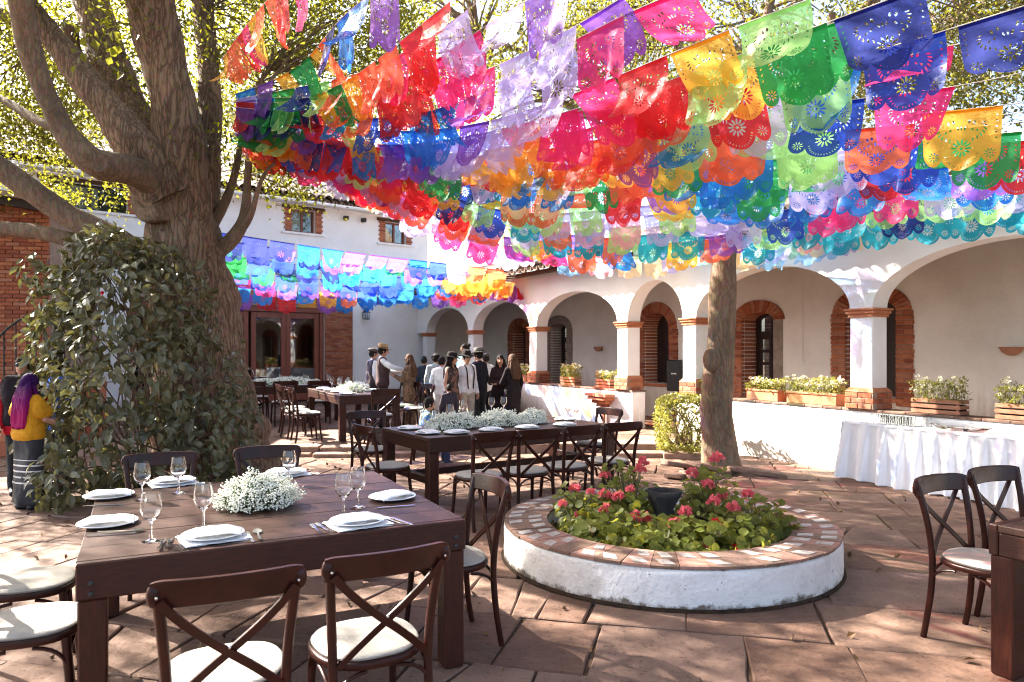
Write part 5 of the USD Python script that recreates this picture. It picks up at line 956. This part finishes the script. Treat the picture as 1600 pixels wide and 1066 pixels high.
    # hair
    cut = m3.Manifold.batch_hull([ball(HD([s * .062, .15, z]), .012) for s in (-1, 1) for z in (1.45, 1.66)] + [ball(HD([s * .05, .035, z]), .012) for s in (-1, 1) for z in (1.45, 1.65)])
    cap = Rz(ball((0, 0, 0), 1, (.085, .104, .12), 28)).translate(tuple(HD([0, .005, 1.637]))) - cut - m3.Manifold.cube((.6, .6, .3), True).translate(tuple(HD([0, .0, 1.40])))
    hs = [cap]
    if hair in ('long', 'verylong'):
        zb = 1.22 if hair == 'long' else 1.06
        hs.append(m3.Manifold.batch_hull([ball(HD([s * .062, -.04, 1.62]), .04) for s in (-1, 1)] + [ball(U([s * .10, -.095, 1.40]), .045) for s in (-1, 1)]) - cut); hs.append(m3.Manifold.batch_hull([ball(U([s * .10, -.095, 1.40]), .045) for s in (-1, 1)] + [ball(U([s * .075, -.125, zb]), .035) for s in (-1, 1)]))
        for s in (-1, 1): hs.append(hull((HD([s * .078, .0, 1.62]), .022), (U([s * .1, .02, 1.40]), .03), (U([s * .1, .09, 1.27]), .022)) - cut)
    if hair == 'bun': hs.append(ball(HD([0, -.09, 1.72]), .042))
    if hair == 'curly': hs += [ball(HD([.075 * math.cos(q), -.02 + .075 * math.sin(q), 1.66 + .05 * math.sin(q * 3)]), .045) for q in np.arange(0, 6.2, .62) if math.sin(q) < .5]
    lg = hair in ('long', 'verylong'); hv, hf = soft(hs, .012 if lg else .022, 3); hv = hv + (fbm(hv * [46, 46, 5], 2, 3) - .5)[:, None] * (.026 if lg else .012); part(t, 'hair', sc((hv, hf)), HAIR[hairc], smooth=60)
    if hat:
        hm_ = {'fedora': ((.02, .016, .015), .165), 'straw': ((.42, .27, .13), .17), 'cap': ((.10, .09, .085), 0), 'grey': ((.14, .13, .12), .15)}[hat]; hmt = cloth('hat_' + hat, hm_[0])
        if hm_[1]: m = lathe([(0, .10), (.05, .112), (.085, .10), (.094, .06), (.1, .0), (hm_[1], -.012), (hm_[1] + .003, -.006), (hm_[1] - .01, .0), (.105, .01)], 32); v, f = m; v = v * [.92, 1.12, 1.0]; v[:, 2] += .9 * v[:, 0] ** 2; band = lathe([(.1, .004), (.104, .006), (.0985, .034), (.095, .03)], 28); band = (band[0] * [.92, 1.12, 1], band[1])
        else: v, f = arr(soft([ball((0, -.01, .03), 1, (.1, .122, .05), 24), m3.Manifold.batch_hull([ball((-.06, .08, .0), .012), ball((.06, .08, 0), .012), ball((0, .155, -.01), .01)])], .03, 2)); band = None
        hl = HD([0, .0, 1.675]); part(t, 'hat', sc(xf((v, f), hl, a, 1, rx=math.radians(-8))), hmt, smooth=60)
        if band is not None: part(t, 'hat_band', sc(xf(band, hl, a, 1, rx=math.radians(-8))), HAIR['black'], smooth=60)
    if glasses:
        part(t, 'sunglasses', sc(cat([xf(sph((0, 0, 0), 1, 2, (.028, .008, .022)), HD([s * .033, .108, 1.634]), a + s * -.25) for s in (-1, 1)] + [tube([HD([-.012, .113, 1.642]), HD([.012, .113, 1.642])], .003, 5)] + [tube([HD([s * .06, .095, 1.642]), HD([s * .078, .01, 1.635])], .003, 5) for s in (-1, 1)])), MT['plastic'], smooth=60)
    # clothes
    fab = lambda c: c if isinstance(c, UsdShade.Material) else cloth('%02d_%02d_%02d' % tuple(int(q * 99) for q in c), c)
    def wear(ms, nm, mt, ref=.036, it=4, amp=.016):
        v, f = soft(ms, ref, it); nn = trimesh.Trimesh(v, f, process=False).vertex_normals; w_f = np.abs(fbm(v * [11, 11, 6] + [x, 0, v[:, :1].mean()] + v[:, [2, 2, 0]] * 3, 2, 7) - .5); v = v + nn * ((fbm(v * [7, 7, 4] + x, 3, 2) - .42) * amp + (.10 - w_f) * amp * .9)[:, None]; part(t, nm, sc((v, f)), mt, smooth=60)
    if bottom == 'trousers':
        wear(leg('R', .016) + leg('L', .016) + [hull(*[(S(c) , r + .012) for c, r in hp_])], 'trousers', fab(botc))
    elif bottom in ('dress', 'skirt'):
        w_ = .2 if bottom == 'dress' else .24
        if sit: wear([hull(*[(c, r + .014) for c, r in hp_], (S([.13, .42, .5]), .07), (S([-.13, .42, .5]), .07)), hull((S([.13, .42, .5]), .07), (S([-.13, .42, .5]), .07), (S([.14, .44, .15]), .06), (S([-.14, .44, .15]), .06))], 'skirt', fab(botc))
        else: wear([hull(*[(c, r + .014) for c, r in hp_], (S([.11, 0, .75]), .095), (S([-.11, 0, .75]), .095)), hull((S([.11, 0, .75]), .09), (S([-.11, 0, .75]), .09), (S([w_ - .08, 0, .12]), .08), (S([-w_ + .08, 0, .12]), .08), (S([0, .07, .12]), .08), (S([0, -.07, .12]), .08))], 'skirt', fab(botc), amp=.03)
    tm = fab(topc); tr = torso(.016 if top != 'jacket' else .028)
    if top == 'jacket': tr.append(hull(*[(c, r + .028) for c, r in hp_], *[(c - [0, 0, .12], r + .02) for c, r in hp_]))
    if top == 'blouse': tr = [hull(*[(c, r + .02) for c, r in sh + ch]), hull(*[(c, r + .02) for c, r in ch], *[(c, r + .05) for c, r in wa]), hull(*[(c, r + .05) for c, r in wa], *[(c + [0, 0, .03], r + .035) for c, r in hp_])]
    if top != 'strapless':
        if sleeve == 'long': tr += arm('R', .016 if top != 'jacket' else .024) + arm('L', .016 if top != 'jacket' else .024)
        if sleeve == 'short': tr += arm('R', .022, 1) + arm('L', .022, 1)
        if sleeve == 'flutter': tr += [hull((J[n_][0] + [0, 0, .02], .06), (lerp(J[n_][0], J[n_][1], .62) + [0, -.03, 0], .085), (lerp(J[n_][0], J[n_][1], .62) + [0, .05, 0], .08)) for n_ in 'RL']
        tr.append(hull((U([0, -.02, 1.43]), .062 * fw), *[(c, .07) for c, r in sh]))
    wear(tr, {'jacket': 'jacket', 'blouse': 'blouse', 'dress': 'bodice', 'strapless': 'bodice'}.get(top, 'shirt'), tm)
    if vest: wear(torso(.046 if top == 'jacket' else .030), 'waistcoat', fab(vest))
    if extra == 'suspenders':
        part(t, 'suspenders', sc(cat([strip(curve([U([s * .06, .155, .96]), U([s * .085, .15, 1.2]), U([s * .09, .085, 1.42]), U([s * .085, -.02, 1.468]), U([s * .08, -.1, 1.38]), U([s * .05, -.125, 1.15]), U([s * .05, -.125, .97])], 18), [1, 0, 0], [0, 1, .01], .028, .008) for s in (-1, 1)])), HAIR['black'], smooth=60)
    part(t, 'shoes', sc(cat([arr(m3.Manifold.batch_hull([ball(S(legs[n_][2]) + [0, -.035, -.045], .045), ball(S(legs[n_][2]) + [0, .13, -.058], .034), ball(S(legs[n_][2]) + [0, .02, -.02], .045)])) for n_ in 'RL'])), MT['plastic'], smooth=60)
    return t
def stand(px, top_y, D, z0): return (px - 800) / FPX * D, D, z0, max(1.42, EYE + (HOR - top_y) / FPX * D - z0)
def pp(label, px, top_y, D, face, z0=TZ, **k): x, y, z, h = stand(px, top_y, D, z0); return person(label, x, y, z, face, h, **k)
pp('man in a straw hat and dark waistcoat over a white shirt, arm stretched out', 598, 538, 14.2, -75, topc=(.72, .72, .72), botc=(.05, .03, .03), hat='straw', glasses=True, vest=(.07, .04, .04), arms={'R': ([.28, .14, 1.27], [.25, .40, 1.2]), 'L': ([-.22, .12, 1.15], [-.1, .34, 1.15])})
pp('man in a grey cap partly hidden behind the man in the straw hat', 583, 543, 14.9, -60, topc=(.6, .6, .62), vest=(.06, .045, .045), hat='cap')
pp('woman with long brown hair, sunglasses and a brown patterned coat facing left', 640, 552, 14.0, 75, top='jacket', topc=FLORAL['fur'], bottom='dress', botc=FLORAL['fur'], hair='long', hairc='brown', glasses=True, female=True, arms={'L': ([-.2, .1, 1.12], [-.1, .3, 1.2]), 'R': ([.22, .08, 1.12], [.1, .3, 1.15])})
pp('man in a dark navy jacket with his head bent, behind the group', 664, 556, 14.9, 20, top='jacket', topc=(.025, .03, .05), lean=10)
pp('person with curly dark hair and a pale grey shirt seen from behind', 681, 551, 14.5, 20, topc=(.40, .42, .44), hair='curly')
pp('person with short dark hair and a white shirt seen from behind', 690, 558, 13.4, -15, topc=(.74, .74, .74), botc=(.6, .58, .55))
pp('woman in a wide black hat and sleeveless dark floral dress, nearest of the standing group', 706, 551, 12.6, -115, top='dress', topc=FLORAL['dark'], bottom='dress', botc=FLORAL['dark'], sleeve=None, hair='long', hat='fedora', female=True, yaw=10)
pp('man in a black hat, sunglasses and white shirt with dark suspenders', 729, 548, 12.9, -140, topc=(.75, .74, .75), botc=(.42, .36, .28), hat='fedora', glasses=True, extra='suspenders', yaw=-8, hair='short')
pp('tall person with dark hair tied in a bun behind the man in the black hat', 727, 536, 14.6, 150, topc=(.6, .58, .56), hair='bun', yaw=-25)
pp('man in a dark suit and grey hat seen from the side', 748, 544, 13.4, 60, top='jacket', topc=(.018, .018, .024), hat='grey')
pp('person in a white shirt and dark cap half hidden behind the man in the suit', 759, 551, 14.3, 40, topc=(.7, .7, .7), hat='cap')
pp('woman with long dark hair and crossed arms in a black dress facing the camera', 782, 553, 13.3, 172, top='dress', topc=(.035, .018, .02), bottom='dress', botc=(.02, .014, .016), hair='long', female=True, arms={'R': ([.22, .06, 1.1], [-.02, .2, 1.12]), 'L': ([-.22, .06, 1.1], [.04, .22, 1.08])})
pp('woman with long brown hair and a black dress seen from behind', 801, 552, 12.9, 40, top='dress', topc=(.015, .012, .014), bottom='dress', botc=(.015, .012, .014), hair='long', hairc='brown', female=True, arms={'L': ([-.2, .12, 1.1], [-.02, .25, 1.15])})
x, y = (662 - 800) / FPX * 10.6, 10.6
person('seated child in a blue floral shirt with an arm stretched to the right', x, y, -.06, -70, 1.38, topc=FLORAL['blue'], sleeve='short', sit=True, botc=(.05, .06, .12), arms={'L': ([-.2, .24, 1.30], [-.16, .50, 1.36]), 'R': ([.26, .1, 1.2], [.3, .3, 1.1])}, lean=8)
tst = thing('stool', 'low wooden stool under the seated child', 'stool', (x, y, 0)); part(tst, 'seat', rbox(-.2, .2, -.2, .2, .24, .28, .01), MT['chairwood'])
for a_ in (-1, 1):
    for b_ in (-1, 1): part(tst, 'leg', tube([(a_ * .17, b_ * .17, 0), (a_ * .14, b_ * .14, .25)], .02, 8), MT['chairwood'])
person('dark haired child standing in front of the woman in the black hat', (701 - 800) / FPX * 11.6, 11.7, TZ, 10, .98, topc=(.05, .035, .05), botc=(.05, .04, .05))
person('woman with long magenta and purple hair in a mustard ruffled blouse', (45 - 800) / FPX * 7.5, 7.5, 0, -20, 1.42, top='blouse', topc=(.50, .225, .012), bottom='skirt', botc=STRIPE, hair='verylong', hairc='magenta', female=True, sleeve='flutter', arms={'R': ([.22, .05, 1.14], [.18, .26, 1.06]), 'L': ([-.22, .02, 1.14], [-.1, .28, 1.1])})
person('man in sunglasses and a red and black jacket behind the magenta haired woman', (36 - 800) / FPX * 8.3, 8.3, 0, -150, 1.60, top='jacket', topc=(.50, .012, .025), vest=(.02, .014, .015), glasses=True, yaw=-12)
person('bearded man in a bright blue jacket half hidden by the bush', (88 - 800) / FPX * 8.9, 8.95, 0, 150, 1.58, top='jacket', topc=(.02, .09, .42), glasses=True)
person('seated person with pale hair almost hidden behind the big tree trunk', (378 - 800) / FPX * 13.0, 13.0, TZ, 20, 1.55, topc=(.55, .35, .25), sit=True, hair='long', hairc='brown', female=True, botc=(.03, .04, .08))
# ------------------------------------------------ strings of cut-paper flags
W, HF = .45, .40
def ell(cx, cy, rx, ry, a, n=6):
    th = np.arange(n) * 2 * math.pi / n; c, s = math.cos(a), math.sin(a); x, y = rx * np.cos(th), ry * np.sin(th); return Polygon(np.c_[cx + c * x - s * y, cy + s * x + c * y])
def rosette(cx, cy, r, n, out):
    out.append(ell(cx, cy, r * .16, r * .16, 0))
    for k in range(n): a = 2 * math.pi * k / n + .1; out.append(ell(cx + math.cos(a) * r * .62, cy + math.sin(a) * r * .62, r * .34, r * .105, a, 6))
def flag_poly(lod):
    A = HF / W * 1.0; sc = [sbox(-.5, 0, .5, .70 * A), affinity.scale(Point(0, .70 * A).buffer(1, 12), .27, .30 * A)]
    for s in (-1, 1): sc.append(affinity.scale(Point(s * .372, .70 * A).buffer(1, 8), .128, .20 * A))
    p = unary_union(sc)
    if lod == 0:
        q = p.exterior.segmentize(.018); c = np.array(q.coords)[:-1]; m = (c[:, 1] > .1); nrm = c - np.array(p.centroid.coords[0]); nrm /= np.linalg.norm(nrm, axis=1, keepdims=True); c[m] += nrm[m] * (.006 * (np.arange(len(c)) % 2))[m][:, None]; p = Polygon(c).buffer(0)
    h = []; rosette(0, .62 * A, .15, 12 if lod < 2 else 8, h)
    for s in (-1, 1): rosette(s * .37, .74 * A, .085, 9 if lod < 2 else 6, h)
    if lod < 2:
        for k in range(15): a = math.pi * (.08 + .84 * k / 14); h.append(ell(.215 * math.cos(a), .68 * A + .265 * A * math.sin(a), .019, .006, a))
        for s in (-1, 1):
            for k in range(7): a = -.35 + k * .26; h.append(ell(s * (.06 + .27 * math.cos(a) * .9), .33 * A + .22 * math.sin(a) * .8 - .02, .034, .011, s * (a + .5) if s > 0 else math.pi - (a + .5)))
            for k in range(5): h.append(ell(s * (.44), (.14 + .09 * k) * A, .020, .010, s * .7))
            for k in range(4): h.append(ell(s * (.10 + .065 * k), (.20 + .02 * k) * A, .030, .017, math.pi / 2 + s * (.3 + .15 * k)))
            for k in range(3): h.append(ell(s * (.14 + .06 * k), (.33 + .03 * k) * A, .022, .013, s * .8))
        for k in range(3): h.append(ell((k - 1) * .045, .30 * A, .032, .013, math.pi / 2 + (k - 1) * .3))
    else:
        for s in (-1, 1):
            for k in range(4): h.append(ell(s * (.1 + .08 * k), (.24 + .03 * k) * A, .036, .018, math.pi / 2 + s * .4, 5))
    keep = []; un = Polygon()
    for e in h:
        e = e.intersection(p.buffer(-.008))
        if e.is_empty or e.geom_type != 'Polygon' or e.distance(un) < .006 and not un.is_empty: continue
        keep.append(e); un = unary_union(keep)
    return p.difference(un)
def flag_mesh(lod):
    p = flag_poly(lod); nu, nv = ((8, 7), (6, 5), (3, 3))[lod]; A = HF / W; ms = []
    for i in range(nu):
        for j in range(nv):
            c = p.intersection(sbox(-.52 + 1.04 * i / nu, 1.06 * A * j / nv - .001, -.52 + 1.04 * (i + 1) / nu, 1.06 * A * (j + 1) / nv))
            for g in getattr(c, 'geoms', [c]):
                if g.geom_type == 'Polygon' and g.area > 1e-5: v, f = trimesh.creation.triangulate_polygon(g, engine='earcut'); ms.append((np.c_[v, np.zeros(len(v))], f))
    v, f = cat(ms); x = np.linspace(-.5, .5, 9); hv = np.vstack([np.c_[x, x * 0, x * 0 + 1], np.c_[x, x * 0 + .055, x * 0 + 1]]); hf = grid_faces(2, 9, False); m = cat([(v, f), (hv, hf)])
    t = trimesh.Trimesh(*m, process=False); t.merge_vertices(); return np.array(t.vertices), np.array(t.faces)
FM = [flag_mesh(k) for k in range(3)]
def hang(a, b, lod, rg, wind):
    """A flag glued between a and b: hangs down, swings and ripples."""
    v, f = FM[lod]; u, w, hem = v[:, 0], v[:, 1] * W, v[:, 2]; t = b - a; L = np.linalg.norm(t); t = t / L; n = np.cross(t, [0, 0, 1.0]); n /= np.linalg.norm(n); dn = np.cross(n, t)
    th0, curl = rg.normal(wind, .28), rg.normal(.5, 1.1); z = np.linspace(0, HF * 1.1, 24); th = th0 + curl * z / HF * .7; dz = np.r_[0, np.cumsum(np.cos(th[:-1]))] * (z[1] - z[0]); dy = np.r_[0, np.cumsum(np.sin(th[:-1]))] * (z[1] - z[0])
    yy, zz = np.interp(w, z, dy), np.interp(w, z, dz); q = w / HF; ph = rg.uniform(0, 6.28); k = rg.uniform(4, 9)
    rip = q * (.030 * np.sin(k * u + ph + 2 * q) + .014 * np.sin(2.3 * k * u + 3 * q + ph * 2)) + rg.normal(0, .05) * q * q * u + hem * .002; sh = rg.normal(0, .06) * q; fold = rg.random()
    x = u * W * (L / W) * (1 - .06 * q)
    if fold < .12: s = 1 if fold < .06 else -1; m = np.clip(s * u + .05, 0, 1); yy = yy + m * q * .32; x = x - s * m * q * .16
    zz = zz + .018 * (1 - 4 * u * u) * (1 - q * .6) * 0
    return a + t * (x + L / 2)[:, None] + t * (sh * HF)[:, None] + n * (yy + rip)[:, None] + (-dn if dn[2] > 0 else dn) * zz[:, None], f
rg = np.random.default_rng(77); NAMES = list(PAPER); WARM = ['red', 'coral', 'pink', 'yellow', 'red', 'pink', 'lilac', 'coral', 'purple']; COOL = ['blue', 'cobalt', 'green', 'lime', 'purple', 'turquoise', 'navy', 'lilac']
used = set()
def garland(pts, seq, label, group, wind, gap=.055, start=.25, pxrange=(-60, 1680), skip=0):
    t = thing('flag_string', label, 'bunting', (0, 0, 0), 0, group); C = curve([P(*p) for p in pts], 240); s = np.r_[0, np.cumsum(np.linalg.norm(np.diff(C, axis=0), axis=1))]; at = lambda q: np.array([np.interp(q, s, C[:, k]) for k in range(3)])
    part(t, 'cord', tube(C[::4], .0032, 4, False), MT['cord'], smooth=60); q = start; todo = []
    while q + W < s[-1]:
        a, b = at(q), at(q + W); px, py = 800 + FPX * a[0] / a[1], HOR - FPX * (a[2] - EYE) / a[1]
        if pxrange[0] < px < pxrange[1] and py > -90 and a[1] > 2: todo.append((a, b, bool(skip and rg.random() < skip), px < 1610))
        q += W + gap * rg.uniform(.4, 1.6)
    n = sum(k[3] for k in todo)
    for i, (a, b, sk, _) in enumerate(todo):
        c = seq[(i - n) % len(seq)] if i < n else seq[-1]; lod = 0 if a[1] < 6.2 else (1 if a[1] < 9.5 else 2)
        if not sk: part(t, 'paper_flag', hang(a, b, lod, rg, wind), MT['paper_' + c], f'{c} cut-paper flag', smooth=True)
def runs(pal, n):
    o = []
    while len(o) < n: o += [pal[rg.integers(len(pal))]] * int(rg.choice([1, 1, 1, 2, 2, 3]))
    return o
NEAR = [
 ([(346, 95, 9.3), (405, 15, 6.3), (480, -70, 4.6)], ['yellow', 'coral', 'coral', 'red', 'pink'], 'short flag string at top left with coral and red flags by the tree limb'),
 ([(350, 152, 9.3), (505, 62, 6.4), (560, 5, 5.1), (670, -60, 4.2)], ['yellow', 'green', 'green', 'yellow', 'coral', 'navy', 'blue', 'blue', 'purple'], 'flag string with a navy flag and large blue ones, upper left'),
 ([(351, 158, 9.3), (575, 104, 6.2), (650, 45, 5.2), (760, -40, 4.3)], ['green', 'lime', 'navy', 'yellow', 'green', 'yellow', 'coral', 'coral', 'red', 'red'], 'flag string with a big coral flag and red ones, top left of the middle'),
 ([(352, 163, 9.3), (520, 153, 7.4), (625, 128, 6.1), (760, 40, 4.9), (940, -50, 3.9)], ['blue', 'green', 'lime', 'yellow', 'coral', 'coral', 'red', 'red', 'pink', 'pink', 'lilac', 'purple'], 'flag string from lime green to red, pink and lilac at the top middle'),
 ([(353, 168, 9.3), (560, 185, 7.6), (720, 158, 6.1), (900, 62, 4.8), (1110, -30, 3.9)], ['green', 'navy', 'red', 'lime', 'cobalt', 'cobalt', 'blue', 'blue', 'purple', 'lilac', 'lilac', 'pink', 'pink'], 'flag string with blue, purple and two big pale lilac flags near the top middle'),
 ([(354, 172, 9.3), (620, 205, 7.4), (800, 180, 6.0), (1010, 100, 4.8), (1290, -10, 3.8)], ['navy', 'green', 'purple', 'red', 'yellow', 'cobalt', 'blue', 'blue', 'purple', 'lilac', 'lilac', 'pink', 'red', 'yellow', 'lime'], 'flag string rising from blue to lilac, pink, red and yellow at the top right'),
 ([(355, 176, 9.3), (660, 228, 7.4), (850, 190, 6.0), (1090, 110, 4.7), (1480, -35, 3.7)], ['coral', 'green', 'lime', 'navy', 'red', 'red', 'purple', 'purple', 'lilac', 'lilac', 'yellow', 'pink', 'coral', 'red', 'lime', 'green', 'navy'], 'flag string ending in red, green and navy flags at the upper right'),
 ([(356, 180, 9.3), (680, 245, 7.6), (930, 198, 5.9), (1200, 128, 4.8), (1660, -10, 3.7)], ['yellow', 'blue', 'coral', 'red', 'red', 'pink', 'red', 'green', 'lilac', 'yellow', 'yellow', 'pink', 'coral', 'coral', 'red', 'lime', 'cobalt', 'navy'], 'flag string with yellow at the middle and dark blue at the top right corner'),
 ([(357, 184, 9.3), (700, 262, 7.8), (990, 218, 5.9), (1230, 168, 5.0), (1400, 148, 4.6), (1660, 96, 4.1)], ['green', 'blue', 'green', 'coral', 'cobalt', 'red', 'lime', 'red', 'red', 'green', 'lilac', 'yellow', 'yellow', 'coral', 'purple', 'blue', 'lime', 'cobalt', 'pink'], 'flag string crossing the right side with blue, navy and pink flags below the leaves')]
NEAR += [
 ([(352, 160, 9.3), (500, 130, 7.6), (620, 88, 5.9), (800, -40, 4.4)], ['green', 'green', 'cobalt', 'lime', 'coral', 'coral', 'coral', 'pink', 'red', 'lilac'], 'flag string with a row of coral flags just left of the top middle'),
 ([(353, 166, 9.3), (600, 158, 7.0), (800, 92, 5.4), (1010, -30, 4.1)], ['navy', 'green', 'red', 'blue', 'coral', 'red', 'red', 'pink', 'pink', 'lilac', 'lilac', 'purple'], 'flag string with two red and two pink flags left of the pale lilac ones'),
 ([(355, 174, 9.3), (720, 215, 6.8), (1000, 140, 5.2), (1240, 60, 4.4), (1430, -20, 3.9)], ['green', 'yellow', 'coral', 'cobalt', 'blue', 'purple', 'purple', 'lilac', 'lilac', 'pink', 'pink', 'pink', 'red', 'yellow', 'green'], 'flag string with three pink flags in a row right of the middle'),
 ([(357, 182, 9.3), (800, 240, 6.9), (1080, 182, 5.4), (1300, 118, 4.7), (1660, 40, 4.0)], ['blue', 'red', 'green', 'yellow', 'coral', 'red', 'lime', 'green', 'lilac', 'yellow', 'yellow', 'coral', 'coral', 'red', 'lime', 'lilac', 'blue', 'pink'], 'flag string with yellow, coral and red flags over the slim tree')]
for pts, seq, lab in NEAR: garland(pts, seq, lab, 'strings of cut-paper flags over the courtyard', -.35)
FIX = [['lilac', 'yellow', 'yellow', 'coral', 'red', 'coral', 'yellow'], ['lime', 'coral', 'green', 'coral', 'lime', 'coral', 'coral'], ['green', 'coral', 'blue', 'blue', 'lime', 'cobalt', 'green'], ['red', 'yellow', 'blue', 'green', 'lilac', 'cobalt', 'green'], ['purple', 'turquoise', 'green', 'green', 'red', 'green', 'red'], ['yellow', 'blue', 'green', 'lilac', 'cobalt', 'pink', 'purple']]
WHERE = ['tenth', 'eleventh', 'twelfth', 'thirteenth', 'fourteenth', 'fifteenth', 'sixteenth', 'seventeenth', 'eighteenth', 'nineteenth', 'twentieth']
for k in range(11):
    pts = [(358, 186 + 2.5 * k, 9.4 + .05 * k), (500, 212 + 3.0 * k, 9.0 + .1 * k), (620, 228 + 7.5 * k, 8.6 + .2 * k), (760, 246 + 13 * k, 7.6 + .34 * k), (960, 238 + 14.8 * k, 6.1 + .42 * k), (1240, 196 + 16.2 * k, 5.2 + .36 * k), (1460, 176 + 14.5 * k, 4.8 + .27 * k), (1670, 150 + 16 * k, 4.4 + .22 * k)]
    pal = [['coral', 'yellow', 'red', 'green', 'coral', 'blue'], ['green', 'blue', 'red', 'turquoise', 'lime', 'cobalt'], COOL, WARM + ['cream', 'rose', 'lilac', 'lilac']][k % 4] if k < 8 else ['blue', 'turquoise', 'lime', 'lilac', 'pink', 'coral', 'yellow', 'purple']
    seq = runs(['green', 'blue', 'turquoise', 'lime'], 4) + runs(['yellow', 'coral', 'purple', 'green'], 4) + runs(WARM, 7) + runs(pal, 5) + (FIX[k] if k < 6 else runs(pal + COOL, 7)); garland(pts, seq, f'{WHERE[k]} paper flag string from the top, {seq[6]}, {seq[8]} and {seq[10]} at its middle', 'strings of cut-paper flags over the courtyard', -.3, start=.2 + .05 * k, skip=.12 if k < 5 else .2)
PALE = ['mint', 'azure', 'cream', 'lilac', 'rose', 'lime', 'turquoise', 'yellow', 'pink']
for k in range(4):
    pts = [(358, 205 + 3 * k, 9.6), (500, 236 + 5 * k, 9.8), (620, 292 + 9 * k, 10.2 + .3 * k), (760, 345 + 12 * k, 11.2 + .4 * k), (960, 372 + 10 * k, 11.2 + .5 * k), (1180, 362 + 8 * k, 10.2 + .2 * k), (1350, 340 + 4 * k, 8.6 + .1 * k)]
    seq = runs(['coral', 'green', 'yellow', 'pink'], 6) + runs(['pink', 'rose', 'red', 'cream', 'lilac'], 8) + runs(['lilac', 'rose', 'azure', 'mint', 'cream', 'purple'], 12); garland(pts, seq, f'{["highest", "second", "third", "lowest"][k]} of four small pale flag strings along the lower edge of the canopy', 'small strings along the lower edge of the canopy', -.15, start=.2 + .06 * k, skip=.15)
LOWN = ['topmost', 'second', 'third', 'fourth', 'fifth', 'sixth', 'seventh', 'eighth', 'lowest']
for k in range(9):
    pts = [(262, 352 + 11 * k, 12.8 + .4 * k), (350, 364 + 11.5 * k, 13.1 + .4 * k), (520, 390 + 9.5 * k, 14.2 + .45 * k), (680, 410 + 6.2 * k, 15.8 + .4 * k), (812, 426 + 3 * k, 17.0 + .06 * k)]
    seq = (runs(['yellow', 'coral', 'red', 'purple'], 4)[:4] + runs(['blue', 'cobalt', 'green', 'cobalt', 'turquoise', 'navy', 'purple', 'green', 'blue'], 19)[:19] + runs(['lilac', 'coral', 'yellow'], 3)[:3]) if k < 6 else runs(['coral', 'blue', 'yellow', 'green', 'pink', 'purple', 'cobalt', 'red'], 26); garland(pts, seq, f'{LOWN[k]} string of the far lower group of paper flags before the white house', 'far lower strings of paper flags', -.1, gap=.05, start=.3 + .07 * k, skip=.12)
